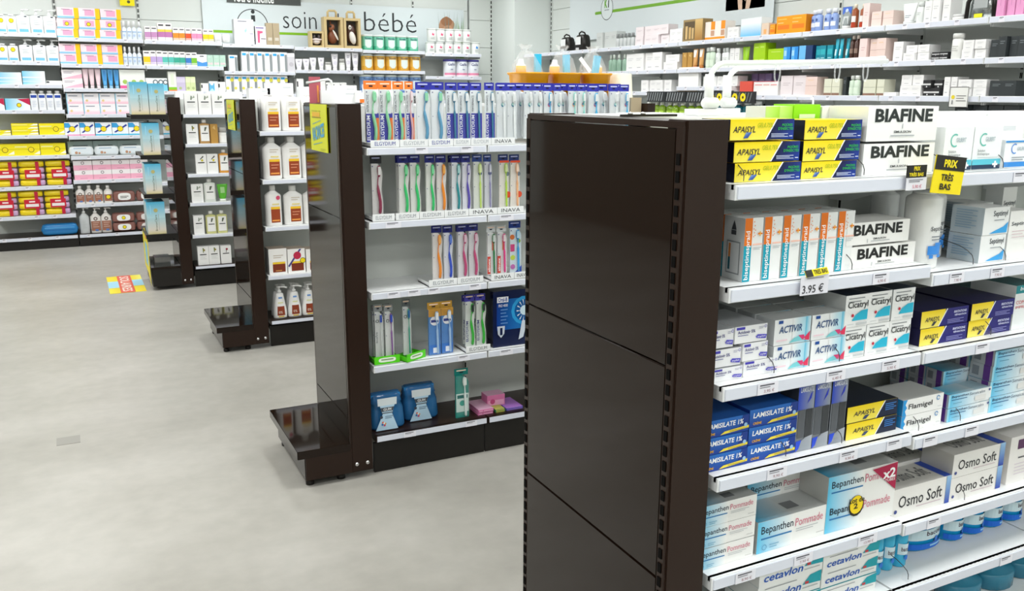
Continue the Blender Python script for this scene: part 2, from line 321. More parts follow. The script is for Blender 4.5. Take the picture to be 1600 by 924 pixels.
def f_ceta(p): p.t('cetavlon', .06, .22, .7, .62, '#1d58b4', .02, .2); p.p([(.7, .45), (.82, .9), (1, 1), (1, .4)], '#18a2b0'); p.r(.74, .46, .8, .6, '#c83c40'); p.l(.1, .82, .6, 1, '#8c9094', .06, .04); p.l(.7, .26, .95, 1, '#b0b4b6', .06, .05)
carton('ceta', 'white antiseptic-cream carton with teal corner', '#eef0ee', f_ceta, .1, top='#2a98a4')
def f_green(p): p.r(0, .75, 1, 1, ('#c8f08a', '#a4e040')); p.t('ARNIGEL', .1, .35, .5, .6, '#3a3f3c', .01, .2); p.r(.86, 0, 1, .8, '#8edc1c')
carton('greenw', 'white carton with lime edge', '#eef4ec', f_green, .05)
def f_lime(p): p.r(0, 0, 1, .55, '#e8f6dc'); p.c(.4, .3, .3, '#a4e84a'); p.l(.2, .8, .8, 1, '#e4f8c8', .1, .06)
carton('limew', 'bright lime-green carton', '#8ede12', f_lime, .05)

# --- generic cartons described by a list of flat shapes
def gen(key, desc, base, shapes=(), d=.08, top=None, side=None, m='card'):
    def f(p):
        for s in shapes:
            if s[0] == 'r': p.r(*s[1:])
            elif s[0] == 'c': p.c(*s[1:])
            elif s[0] == 'p': p.p(*s[1:])
            elif s[0] == 't': p.t(*s[1:])
            elif s[0] == 'l': p.l(*s[1:])
            elif s[0] == 'ring': p.ring(*s[1:])
    carton(key, desc, base, f, d, top, side, m=m, name=None if key.startswith('rw_') else 'hygiene_carton')
STK = lambda u, v: (('c', u, v, .2, '#3a330c'), ('c', u, v, .16, '#f2d81c'))
gen('pinkyel', 'pink and yellow diaper-care carton', '#f6dfe6', (('r', 0, .02, 1, .2, '#8cc6e6'), ('r', .28, .3, .72, .85, '#eea8c8'), ('r', .78, 0, 1, 1, '#f6c414'), ('l', .2, .82, .6, 1, '#8c6c80', .1, .05)), .2)
gen('pinkyels', 'pink and yellow carton with yellow round sticker', '#f6dfe6', (('r', 0, .02, 1, .2, '#8cc6e6'), ('r', .28, .3, .72, .85, '#eea8c8'), ('r', .78, 0, 1, 1, '#f6c414')) + STK(.46, .5), .2)
gen('pinkwhite', 'white and pink wipes carton', '#f5eef0', (('p', [(0, 0), (1, .1), (1, .55), (.3, .2)], '#f2b8cc'), ('l', .1, .75, .6, 2, '#a8a0b0', .14, .05)), .15)
gen('pinkbaby', 'pale pink baby-care carton', '#f2eef2', (('r', 0, 0, 1, .35, ('#f4b8cc', '#f2eef2', 'v')), ('r', 0, 0, .06, 1, '#9ad0e8'), ('c', .25, .3, .12, '#e4c890'), ('l', .15, .72, .7, 1, '#8c92a4', .1, .08)), .12)
gen('pinktwo', 'white and rose carton with small emblem', '#f4eef0', (('r', 0, 0, 1, .52, '#f4b0c8'), ('ring', .5, .75, .1, .16, '#7c7078'), ('l', .3, .12, .7, 1, '#c890a4', .1, .05)), .15)
gen('bluewhite', 'white carton fading to sky blue', '#eef4f8', (('r', 0, 0, 1, 1, ('#7cc8e8', '#f4f8fa')), ('r', 0, .5, 1, .56, '#fff'), ('r', 0, .2, 1, .26, '#dff0f8')), .15)
gen('bluered', 'sky-blue carton with red corner', '#eef4f8', (('r', 0, 0, 1, 1, ('#6cc4e4', '#fff')), ('p', [(.5, .95), (1, .4), (1, 1)], '#c01c48')) + STK(.55, .42), .15)
gen('flatwhite', 'flat white carton', '#f0f0ee', (('r', .02, .4, .2, .8, '#3a3c40'),), .12)
gen('yellowpad', 'lemon-yellow pad carton', '#f2e21a', (('r', 0, .52, 1, .56, '#c8b80c'), ('p', [(.6, .1), (1, .1), (1, .4), (.75, .35)], '#fafae0'), ('r', .04, .7, .6, .8, '#f8f4a0'), ('p', [(.7, .6), (1, .65), (1, .9), (.85, .9)], '#f8f8e8')), .15)
gen('yellowpads', 'lemon-yellow pad carton with round sticker', '#f2e21a', (('r', 0, .52, 1, .56, '#c8b80c'), ('p', [(.75, .1), (1, .1), (1, .4)], '#fafae0'), ('c', .66, .5, .24, '#4a430c'), ('c', .66, .5, .2, '#f2d81c'), ('r', .04, .7, .5, .8, '#f8f4a0')), .15)
gen('swimblue', 'white and blue nappy pack with navy ribbon', '#f0f4f8', (('p', [(.0, .6), (.5, .6), (.3, .95), (0, .95)], '#3aa0dc'), ('r', 0, 0, 1, .1, '#e89cc0'), ('p', [(.1, .25), (.2, .2), (.95, .75), (.88, .85)], '#2a3c9c'), ('c', .5, .5, .22, '#4a430c'), ('c', .5, .5, .19, '#f2d81c')), .15)
gen('swimcyan', 'white and cyan nappy pack with cyan foot', '#f0f4f8', (('p', [(.0, .6), (.5, .6), (.3, .95), (0, .95)], '#3aa0dc'), ('r', 0, 0, 1, .1, '#30b4dc'), ('p', [(.1, .25), (.2, .2), (.95, .75), (.88, .85)], '#2a3c9c'), ('c', .5, .5, .22, '#4a430c'), ('c', .5, .5, .19, '#f2d81c')), .15)
gen('sage', 'long grey-green carton lying flat', '#a9bcb8', (('r', 0, 0, 1, .4, '#c4d2d0'), ('l', .2, .6, .8, 1, '#5c6c6c', .1, .12)), .15)
gen('greenwhite', 'white carton with green leaf print', '#f1f4ee', (('c', .2, .35, .12, '#a8cc60'), ('c', .55, .35, .12, '#a8cc60'), ('c', .85, .35, .12, '#b4d070'), ('r', 0, 0, 1, .16, '#e8609c')), .1)
for nm, cw, c in (('purple', 'mauve', '#c890c0'), ('orange', 'orange', '#f0902c'), ('red', 'red-orange', '#e8542c'), ('rose', 'pink', '#f090b8'), ('yellow', 'golden yellow', '#f6cc20'), ('lilac', 'lilac', '#c0a8dc'), ('teal', 'pale teal', '#5cc4b8'), ('green', 'sea-green', '#3cac94'), ('blue', 'cobalt-blue', '#3c7cc8'), ('lime', 'leaf-green', '#7cc038')):
    gen('doz_' + nm, 'white carton with %s band' % cw, '#f4f2f0', (('r', 0, .22, 1, .6, c), ('r', 0, .04, 1, .18, ('#f4f2f0', c, 'v')), ('r', .15, .82, .85, .9, '#5c5860'), ('p', [(0, .6), (.5, .6), (.25, .72)], '#fff')), .1)
gen('doz_tall', 'taller white carton with mauve band', '#f4f2f0', (('r', 0, .2, 1, .5, '#c078b0'), ('r', 0, .5, 1, .64, '#e8d050'), ('r', .15, .84, .85, .92, '#3c3840')), .1)
gen('bluewave', 'white carton with blue wave', '#f2f4f6', (('p', [(0, 0), (1, 0), (1, .4), (.5, .3), (0, .45)], '#4c94d8'), ('r', .3, .8, .7, .88, '#4c5058')), .1)
gen('mint', 'pale mint carton', '#b8d8c8', (('c', .3, .25, .1, '#f0d0d4'), ('c', .7, .25, .1, '#f0d0d4'), ('l', .2, .8, .7, 1, '#d8ece0', .1, .04)), .1)
gen('tealcircle', 'white and aqua carton with ring emblems', '#f2f6f6', (('r', .3, 0, 1, .5, '#7cd0ec'), ('ring', .45, .68, .12, .2, '#6c7880'), ('ring', .7, .68, .12, .2, '#6c7880'), ('ring', .92, .68, .12, .2, '#6c7880')), .1)
gen('tallgreen', 'tall white carton with lime foot', '#f2f4ec', (('r', 0, .06, 1, .2, '#8ccc2c'), ('r', 0, 0, 1, .06, '#e87c50'), ('r', .3, .3, .7, .9, '#e8f0dc')), .1)
gen('lilacpale', 'pale lilac carton', '#cfc4e0', (('r', 0, .6, 1, .9, '#dcd4ea'), ('c', .4, .2, .1, '#b8c88c')), .1)
gen('limepale', 'pale lime carton', '#dce8b0', (('r', 0, .6, 1, .9, '#e8f0c8'), ('c', .5, .2, .1, '#b8c88c')), .1)
gen('blueW', 'sky-blue and white carton with W emblem', '#eef4f8', (('r', 0, 0, .6, .8, '#68bce8'), ('c', .3, .75, .16, '#f4f8fa'), ('p', [(.0, 0), (.6, 0), (.3, .3)], '#b8e0f4')), .1)
gen('uri', 'narrow white blue-flag carton', '#f4f5f6', (('r', .1, .8, .62, .92, '#38a8e4'), ('r', .68, 0, 1, .88, ('#7c8488', '#a4aaac')), ('r', .12, .1, .4, .13, '#d8dcc4')), .1)
gen('uriy', 'narrow blue-flag carton with yellow dot', '#f4f5f6', (('r', .1, .8, .62, .92, '#38a8e4'), ('r', .68, 0, 1, .88, ('#7c8488', '#a4aaac')), ('c', .2, .3, .08, '#e8e060'), ('c', .8, .75, .1, '#e4dc50')), .1)
gen('urig', 'pearl-grey wide carton', '#d6d4da', (('r', 0, .8, 1, 1, '#eceaee'), ('c', .5, .4, .12, '#c4c0c8')), .1)
gen('device', 'large white breast-pump carton', '#f4f4f6', (('p', [(.15, .1), (.45, .12), (.6, .3), (.5, .55), (.2, .5)], '#dfe3e8'), ('r', .2, .9, .65, .94, '#7c7c88'), ('p', [(.55, .45), (.65, .55), (.6, .7), (.5, .62)], '#a8dcd4'), ('r', .78, .4, .95, .46, '#c4c0d0'), ('p', [(.3, .5), (.6, .6), (.55, .8), (.35, .75)], '#e4dff0')), .1, side='#c9ccd0')
gen('comb', 'white carton with pink comb picture and dark side', '#f2ecf4', (('r', .06, .88, .8, .94, '#7468a0'), ('p', [(.2, .1), (.38, .1), (.42, .6), (.7, .64), (.7, .74), (.2, .76)], '#e06088'), ('r', .5, .3, .95, .34, '#4c4450')), .06, side='#2c2440', top='#2c2440')
gen('kraft', 'brown kraft carton', '#b0a084', (('r', .25, .2, .85, .34, '#cfc8ba'),), .06)
gen('klor', 'white plant-care carton', '#f3f3f1', (('p', [(.45, .7), (.55, .68), (.6, .85), (.5, .9)], '#7c8a78'), ('p', [(.55, .75), (.8, .8), (.75, .9)], '#a0aa98'), ('r', .2, .56, .8, .61, '#3a3d3c'), ('l', .2, .48, .8, 3, '#d8dad8', .07, .02)), .06)
gen('klorb', 'white plant-care carton with green sprig', '#f3f3f1', (('p', [(.5, .66), (.56, .66), (.6, .9), (.48, .92)], '#6c7c3c'), ('c', .62, .8, .05, '#9c8c3c'), ('r', .2, .54, .8, .59, '#3a3d3c'), ('l', .2, .46, .8, 3, '#d8dad8', .07, .02)), .06)
gen('klory', 'white plant-care carton with yellow sprig', '#f3f3f1', (('p', [(.4, .7), (.75, .86), (.7, .92), (.42, .76)], '#4c4c40'), ('c', .6, .68, .06, '#dcd040'), ('r', .2, .54, .8, .59, '#3a3d3c')), .06)
gen('klorr', 'white plant-care carton with red flower', '#f3f3f1', (('c', .6, .8, .06, '#a82848'), ('p', [(.5, .62), (.55, .62), (.6, .78), (.55, .8)], '#4c5c40'), ('r', .2, .54, .8, .59, '#3a3d3c')), .06)
gen('gold', 'gold paper carton', '#b88c44', (('p', [(.3, .8), (.7, .7), (.6, .95)], '#d8b878'),), .06)
gen('dry', 'white carton with brown and yellow label', '#f1efec', (('r', .2, .08, .9, .4, '#7c3420'), ('r', .2, .4, .9, .48, '#f0c838'), ('l', .25, .72, .8, 2, '#c4b8a8', .08, .03), ('r', .35, .12, .7, .16, '#c88c50')), .1, top='#b8a898')
gen('drylot', 'brown-label carton with blue ribbon and sticker', '#f1efec', (('r', .2, .08, .9, .4, '#7c3420'), ('r', .2, .4, .9, .48, '#f0c838'), ('p', [(0, .3), (.08, .26), (.8, .98), (.68, .98)], '#4a4888'), ('c', .55, .72, .16, '#c02c4c'), ('c', .86, .5, .12, '#3a330c'), ('c', .86, .5, .1, '#f2d81c')), .1, top='#b8a898')
gen('sun', 'blue to sand sun-care carton', '#e6dfcf', (('r', 0, .5, 1, 1, ('#b4d4da', '#4cb0d4', 'v')), ('r', 0, .14, 1, .5, ('#dcd4c8', '#a8ccd4', 'v')), ('r', 0, 0, 1, .14, ('#d8cc94', '#dcd4c8', 'v')), ('t', 'BronzeClaire', .42, .1, .54, .6, '#5c6448', 0, 0, 1), ('r', .62, .12, .64, .62, '#a0a4a0'), ('r', .2, .62, .24, .9, '#9cd8f0'), ('c', .5, .74, .06, '#b8b070')), .09, side='#bcd4d8', top='#5aa8c4')
gen('oral', 'large navy electric-toothbrush carton', '#0f1c44', (('r', .1, .3, 1, .85, ('#123a8c', '#1f7cc4')), ('c', .9, .62, .26, '#2f9cd8'), ('c', .9, .62, .2, '#155a9c'), ('c', .9, .62, .09, '#cfe8f4')) + tuple(('p', [(.9 + .10 * math.cos(a) / .85, .62 + .10 * math.sin(a)), (.9 + .2 * math.cos(a - .06) / .85, .62 + .2 * math.sin(a - .06)), (.9 + .2 * math.cos(a + .06) / .85, .62 + .2 * math.sin(a + .06))], '#e4f2fa') for a in [k * PI / 7 for k in range(14)]) + (('p', [(.72, .1), (.86, .14), (.97, .44), (.82, .44)], '#cfd8e4'), ('r', .1, .8, .42, .9, '#f4f6fa'), ('t', 'Oral-B', .13, .815, .39, .885, '#1c3c9c', .02), ('t', 'PRO 4000', .14, .72, .4, .77, '#e8ecf4', .01), ('l', .2, .66, .4, 5, '#5c8cc8', .06, .02), ('p', [(.1, .38), (.12, .24), (.21, .17), (.3, .24), (.32, .38)], '#c4ccd8'), ('t', '1', .18, .22, .25, .35, '#0f1c44', .03)), .14, side='#0a1024', top='#1c2230', m='glossy')
gen('pinkpk', 'flat pink floss carton', '#d878a8', (('r', .05, .2, .95, .6, '#e8a8c8'), ('c', .3, .5, .2, '#c04880')), .1, top='#c89cb4')
gen('greenpk', 'flat green floss carton', '#3c8c5c', (('r', .05, .2, .95, .6, '#e8c850'),), .1, top='#a8a84c')
gen('violetpk', 'flat violet floss carton', '#5c60b4', (('r', .05, .2, .95, .6, '#a078c8'),), .1, top='#9c68b8')
# right wall
gen('rw_white', 'plain white skincare carton', '#ecebea', (('l', .2, .7, .8, 2, '#c8c8ca', .1, .03), ('r', .3, .16, .7, .2, '#b8b8bc')), .1)
gen('rw_grey', 'silver-grey skincare carton', '#c8ccca', (('l', .2, .7, .8, 2, '#a8acac', .1, .03),), .1)
gen('rw_pearl', 'pearl-pink skincare carton', '#e6dcde', (('l', .2, .6, .8, 2, '#c4b8bc', .1, .03),), .1)
gen('rw_gold', 'gold gift box with window', '#9c8458', (('r', .06, .08, .6, .9, '#5c4c34'), ('r', .12, .1, .24, .7, '#d0b078'), ('r', .3, .1, .42, .64, '#c8a468'), ('r', .46, .1, .56, .6, '#d0b078'), ('r', .62, .02, 1, .98, ('#a87838', '#d8b878', 'v'))), .1)
gen('rw_kit', 'white and orange vitamin kit', '#f0e8e0', (('r', 0, 0, 1, .14, '#f0941c'), ('r', .6, .55, 1, 1, '#f0941c'), ('r', .6, .2, .95, .5, '#c89c80')), .1)
gen('rw_sky', 'white carton fading to blue foot', '#eef4f6', (('r', 0, 0, 1, .7, ('#5cb8e8', '#eef4f6', 'v')),), .1)
gen('rw_beige', 'narrow beige carton', '#e4cdb8', (('r', .3, .1, .7, .5, '#f0b070'),), .1)
gen('rw_orange', 'bright orange carton', '#f09c10', (('r', .1, .25, .9, .5, '#f07c14'), ('l', .1, .8, .7, 1, '#fac860', .1, .05), ('r', .1, .6, .5, .64, '#fad890')), .1, side='#d88008')
gen('rw_pinkt', 'tall pale-pink carton', '#ecd4d0', (('l', .25, .6, .75, 2, '#d0b0b0', .1, .03),), .1)
gen('rw_peach', 'peach-pink carton', '#e8d0c8', (('r', .0, .5, 1, .53, '#d0b4ac'), ('r', .2, .8, .7, .84, '#e8c8a8')), .1)
gen('rw_pink', 'rose-pink carton', '#e49cc8', (('r', .48, .6, .52, .95, '#c078a4'),), .1)
gen('rw_lime', 'lime-green carton', '#a4d010', (('r', .1, .1, .9, .3, '#c8e860'), ('l', .2, .8, .8, 1, '#d8f080', .1, .03)), .1)
gen('rw_blue', 'azure-blue carton', '#2c8cdc', (('r', .04, .04, .5, .96, '#5cb0ec'), ('r', .1, .5, .45, .8, '#a4d4f4')), .1, side='#1c5cac')
gen('rw_navy', 'light-blue and navy carton', '#1c3c6c', (('r', 0, 0, .5, 1, '#6cb8ec'), ('c', .2, .15, .1, '#f2d81c')), .1, side='#1c3460')
gen('rw_teal', 'teal carton', '#14889c', (('r', .1, .5, .9, .8, '#2cacb8'), ('l', .2, .3, .8, 1, '#b8e4e8', .1, .04)), .1)
gen('rw_stripe', 'black and white banded carton', '#2c2c2e', (('r', 0, .35, 1, .55, '#d8d8d8'), ('c', .5, .15, .1, '#d8d8d8')), .1)
gen('rw_black', 'charcoal carton', '#33383a', (('l', .2, .75, .8, 2, '#70787a', .1, .04),), .1)
gen('rw_olive', 'pale olive-labelled carton', '#dcdcc8', (('r', 0, 0, 1, .14, '#8c6c5c'), ('r', 0, .5, 1, .53, '#b8b8a4')), .1)
gen('rw_big', 'large white carton with coral print', '#f0eeec', (('r', .05, .7, .35, .78, '#e8a09c'), ('r', .4, .7, .65, .78, '#e8b0a4'), ('r', .7, .7, .95, .78, '#e8a09c'), ('r', 0, .96, 1, 1, '#e06870')), .1)
gen('rw_coral', 'coral-red carton', '#e05848', (), .06)
gen('rw_lav', 'lavender carton', '#a894cc', (('c', .5, .5, .25, '#c4b4e0'),), .08)
gen('rw_hatch', 'black silver-striped shelf-edge strip', '#26282a', tuple(('p', [(k / 8, .1), (k / 8 + .05, .1), (k / 8 + .13, .9), (k / 8 + .08, .9)], '#8c9092') for k in range(7)), .06)
gen('rw_hatchy', 'black shelf-edge strip with yellow badges', '#26282a', tuple(('p', [(k / 8, .1), (k / 8 + .05, .1), (k / 8 + .13, .9), (k / 8 + .08, .9)], '#6c7072') for k in range(7)) + (('c', .15, .5, .36, '#f0dc20'), ('c', .15, .5, .12, '#4a440c'), ('c', .5, .5, .36, '#f0dc20'), ('c', .5, .5, .12, '#4a440c')), .06)
gen('rw_card', 'tall white display card on the shelf', '#f3f3f2', (('r', 0, 0, 1, .06, '#e0b070'),), .03)
gen('topbox', 'low white carton on top of the gondola', '#f5f6f6', (('l', .6, .7, .9, 1, '#d0d4d6', .1, .1),), .1)
gen('topbox2', 'white and orange carton on top of the gondola', '#f4f4f2', (('r', 0, 0, 1, .35, '#f07828'),), .1)

# --- bottles, tubes, tins: lathed bodies with a printed front
def ell(w, d): return lambda x: d / 2 - d / 2 * math.sqrt(max(0.0, 1 - (x / (w / 2)) ** 2))
def bottle(key, desc, body, cap, label=None, ch=.16, neck=.3, cw=.5, sh=.1, d=.05, pump=False, m='plastic', pw=2.0, taper=1.0, name='bottle', cat='bottle', capm='plastic'):
    def fn(w, h, d):
        hb = h * (1 - ch); out = []
        b = MB(); b.lathe([(.94 * taper, 0), (1 * taper, .03), (.5 * (1 + taper), .5), (1, 1 - sh - .03), (.92, 1 - sh), (neck, .985), (neck, 1)] if taper == 1 else [(.96, 0), (1, .04), (.97, .3), (taper, 1 - sh), (taper * .85, 1 - sh * .6), (neck, .985), (neck, 1)], w / 2, d / 2, 0, d / 2, 0, hb, body, 18, pw)
        out.append(('body', b.mesh('body', m)))
        c = MB()
        if pump:
            c.lathe([(1, 0), (1, .3), (.45, .36), (.45, .75), (.9, .78), (.9, 1)], w * cw / 2, w * cw / 2, 0, d / 2, hb, h - hb, cap, 12)
            c.tube([(0, d / 2, h * .985), (w * .3, d / 2 - .3 * d, h * .985), (w * .5, d / 2 - .45 * d, h * .965)], w * .07, cap, 6); out.append(('pump', c.mesh('pump', capm)))
        else:
            c.lathe([(1, 0), (1, .9), (.92, 1)], w * cw / 2, min(w, d) * cw / 2 if cw > .8 else w * cw / 2, 0, d / 2, hb, h - hb, cap, 14, pw if cw > .8 else 2.0); out.append(('cap', c.mesh('cap', capm)))
        if label:
            l = MB(); f = (lambda v: (.97 - (.97 - taper) * max(0, (v - .3) / .6))) if taper != 1 else (lambda v: 1.0)
            surf = (lambda x: d / 2 - d / 2 * max(0.0, 1 - abs(2 * x / w) ** pw) ** (1 / pw))
            p = Print(l, -w / 2, 0, w, hb, surf, eps=.0012); label(p)
            if taper != 1:
                l.v = [(x * f(z / hb), d / 2 + (y - d / 2) * f(z / hb) - .0006, z) for x, y, z in l.v]
            out.append(('label', l.mesh('label', 'card')))
        return out
    kind(key, name, cat, desc, fn, d)
def lab(*shapes):
    def f(p):
        for s in shapes: getattr(p, s[0])(*s[1:])
    return f
dry = lab(('r', .24, .06, .88, .86, '#f2f1ee'), ('r', .3, .1, .85, .48, '#9c4424'), ('r', .3, .48, .85, .55, '#f0c030'), ('r', .35, .14, .8, .18, '#f0a050'), ('l', .35, .8, .8, 2, '#c8bca8', .06, .02), ('r', .38, .6, .8, .64, '#e8d890'), ('l', .38, .38, .78, 2, '#d89070', .08, .025))
bottle('milk', 'white rounded bottle with red-brown label', '#f2f1ee', '#f2f1ee', dry, .03, .3, .3, .06, .06, pw=3)
bottle('milk2', 'white bottle with cap and red-brown label', '#f2f1ee', '#e8e8e4', dry, .13, .35, .38, .12, .06, pw=2.6)
bottle('milk3', 'white capped bottle with rose sticker', '#f2f1ee', '#e8e8e4', lab(('r', .24, .06, .88, .9, '#f2f1ee'), ('r', .3, .1, .85, .48, '#9c4424'), ('r', .3, .48, .85, .55, '#f0c030'), ('r', .35, .14, .8, .18, '#f0a050'), ('r', .38, .6, .8, .64, '#e8d890'), ('c', .75, .8, .06, '#d84c70')), .13, .35, .38, .12, .06, pw=2.6)
bottle('milkpump', 'white brown-label pump bottle', '#f3f2f0', '#e4e4e2', lab(('r', .2, .05, .82, .86, '#f3f2f0'), ('r', .22, .12, .8, .48, '#8c3a1e'), ('r', .3, .06, .72, .1, '#f0c83c'), ('r', .3, .78, .72, .84, '#6c9cdc'), ('r', .25, .6, .75, .64, '#e0e0a0'), ('t', '0%', .32, .2, .6, .3, '#f0e0d0')), .2, .25, .3, .05, .055, pump=True, taper=.55)
bottle('lotionpump', 'white lotion pump bottle with blue foot label', '#f3f5f6', '#eceeee', lab(('r', .1, .04, .9, .95, '#f3f5f6'), ('r', .15, .06, .85, .22, ('#58b0e0', '#8ccbe8')), ('r', .6, .86, .8, .93, '#4c545c'), ('l', .25, .66, .75, 3, '#c4ccd0', .09, .03)), .22, .3, .3, .06, .06, pump=True, pw=3)
bottle('lotioncap', 'small white bottle with yellow round sticker', '#f3f5f6', '#eceeee', lab(('r', .1, .06, .9, .2, '#6cbce4'), ('c', .5, .72, .14, '#4a430c'), ('c', .5, .72, .12, '#f2d81c')), .08, .3, .6, .06, .05, pw=3)
bottle('milkblue', 'white bottle with navy top label', '#eef0f4', '#f4f4f6', lab(('r', .12, .72, .88, .88, '#2c4ca8'), ('l', .25, .5, .75, 4, '#ccd4e4', .1, .03)), .12, .4, .6, .05, .04, pw=3)
bottle('slim', 'slim white-blue bottle', '#dfe8f2', '#f4f6f8', lab(('r', .1, .56, .9, .62, '#7ca8d8'), ('c', .4, .3, .1, '#b8cce8')), .3, .3, .5, .15, .03)
bottle('browncap', 'white bottle with cocoa-brown label', '#eeeae6', '#f4f2f0', lab(('r', .06, .12, .94, .58, '#a4705c'), ('r', .4, .1, .7, .2, '#5c80c0'), ('ring', .5, .62, .07, .11, '#5c4840'), ('l', .2, .48, .8, 2, '#d8b8a8', .1, .03)), .16, .3, .42, .18, .05)
bottle('brownst', 'cocoa-label bottle with yellow sticker', '#eeeae6', '#f4f2f0', lab(('r', .06, .12, .94, .58, '#a4705c'), ('c', .5, .4, .16, '#3a330c'), ('c', .5, .4, .13, '#f2d81c')), .16, .3, .42, .18, .05)
bottle('brownpump', 'white pump bottle with cocoa-brown label', '#eeeae6', '#f2f0ee', lab(('r', .06, .12, .94, .6, '#a4705c'), ('r', .4, .1, .7, .2, '#5c80c0'), ('ring', .5, .72, .05, .09, '#5c4840'), ('l', .2, .5, .8, 3, '#d8b8a8', .1, .03)), .2, .3, .35, .16, .05, pump=True)
bottle('greypump', 'pale grey pump bottle turned sideways', '#ccd0d2', '#e4e6e6', lab(('l', .3, .6, .7, 5, '#b4b8ba', .08, .02),), .2, .3, .35, .16, .05, pump=True)
klb = lab(('r', .12, .12, .88, .88, '#f1f1ee'), ('p', [(.45, .62), (.55, .6), (.7, .8), (.5, .8)], '#5c6454'), ('r', .22, .48, .78, .52, '#3a3d3c'))
for k, dsc, c in (('sh_gold', 'amber shampoo bottle with white label', '#b48c54'), ('sh_orange', 'orange shampoo bottle with white label', '#d8983c'), ('sh_clear', 'frosted clear shampoo bottle', '#dfe4dc'), ('sh_yellow', 'pale yellow shampoo bottle with white label', '#d0cf8c')):
    bottle(k, dsc, c, '#e4e4e0', klb, .14, .3, .4, .05, .05, pw=3.5)
bottle('sept', 'tall white bottle with blue wave label', '#f0f1ef', '#f2f3f1', lab(('t', 'Septivon', .3, .5, .98, .58, '#3a4048', .01), ('r', .25, .2, .95, .32, '#3a8ce0'), ('r', .5, .32, .95, .36, '#3a8ce0'), ('r', .3, .15, .45, .2, '#3a8ce0'), ('r', .6, .16, .8, .2, '#3a8ce0'), ('l', .3, .44, .8, 2, '#7c848c', .04, .014)), .02, .7, .7, .04, .06, pw=2.6)
bottle('bacs', 'small bottle of blue mouthwash', '#3ab4dc', '#e8f0f4', lab(('r', .08, .3, .92, .55, '#d4e8ee'), ('t', 'baccide', .2, .38, .9, .48, '#4a2c3c', .01), ('c', .55, .24, .06, '#2a78d4')), .14, .3, .4, .2, .04, m='glossy')
bottle('bacl', 'large bottle of blue antiseptic liquid', '#1a9cd4', '#e8f0f4', lab(('r', .05, .24, .95, .46, '#cfe4ea'), ('t', 'baccide', .42, .33, .92, .43, '#4a2c3c', .01), ('c', .68, .22, .06, '#2a78d4'), ('r', .05, .05, .95, .17, '#1c6cd8'), ('l', .5, .1, .9, 1, '#9cd0f4', .06, .04)), .14, .3, .4, .34, .07, m='glossy')
bottle('bacg', 'wide-shouldered bottle of dim blue liquid', '#2c7c98', '#cfd8dc', None, .1, .25, .28, .3, .09)
bottle('rw_btl', 'silver-grey serum bottle', '#c4c8c8', '#8c9090', None, .3, .3, .6, .1, .03)
bottle('rw_blueb', 'periwinkle-blue cleanser bottle', '#8ca4d8', '#e8ecf4', lab(('r', .1, .25, .9, .5, '#e4e8f0'), ('c', .5, .65, .08, '#3c5490')), .2, .4, .7, .1, .05)
bottle('rw_amber', 'amber bottle with white label and cream cap', '#9c5430', '#e8dcc8', lab(('r', .06, .3, .94, .6, '#f0ece8'), ('r', .06, .04, .94, .28, '#b43c1c')), .16, .4, .6, .1, .05)
bottle('rw_brown', 'dark brown bottle with cream cap', '#4c3028', '#e8dcd0', lab(('r', .1, .4, .9, .6, '#8c7468'),), .14, .4, .6, .12, .05)
bottle('rw_greenb', 'sage-green toner bottle', '#8cac98', '#dfe8e0', None, .25, .25, .4, .14, .04)
bottle('rw_pale', 'pale green bottle with white cap', '#cfe0cc', '#eef2ee', lab(('r', .1, .1, .9, .5, '#dcead8'),), .2, .4, .7, .08, .04)
bottle('rw_whiteb', 'white lotion bottle', '#ecefed', '#e0e4e2', lab(('l', .2, .6, .8, 2, '#b8c0bc', .1, .03),), .2, .4, .7, .08, .04)
bottle('rw_limeb', 'bottle of green liquid with white cap', '#8cb424', '#f2f4ec', lab(('r', .1, .1, .9, .5, '#b4d850'), ('c', .5, .3, .12, '#e4f0a0')), .2, .35, .5, .14, .05, m='glossy')
bottle('rw_tealb', 'bottle of teal liquid with white cap', '#0f6c7c', '#f2f4f4', None, .2, .35, .5, .14, .05, m='glossy')
bottle('rw_can', 'white canister', '#ecece8', '#dcdcd8', lab(('l', .2, .6, .8, 3, '#c0c0bc', .1, .03),), .2, .9, 1.0, .04, .06)
bottle('rw_jar', 'wide white cream jar', '#e8e8e6', '#dedede', None, .4, .8, .95, .04, .06, name='jar', cat='jar')
bottle('jar', 'frosted hair-mask jar with grey lid', '#d8d8d4', '#b8b8b4', lab(('r', .1, .1, .9, .7, '#f1f1ee'),), .3, .8, .95, .04, .05, name='jar', cat='jar')
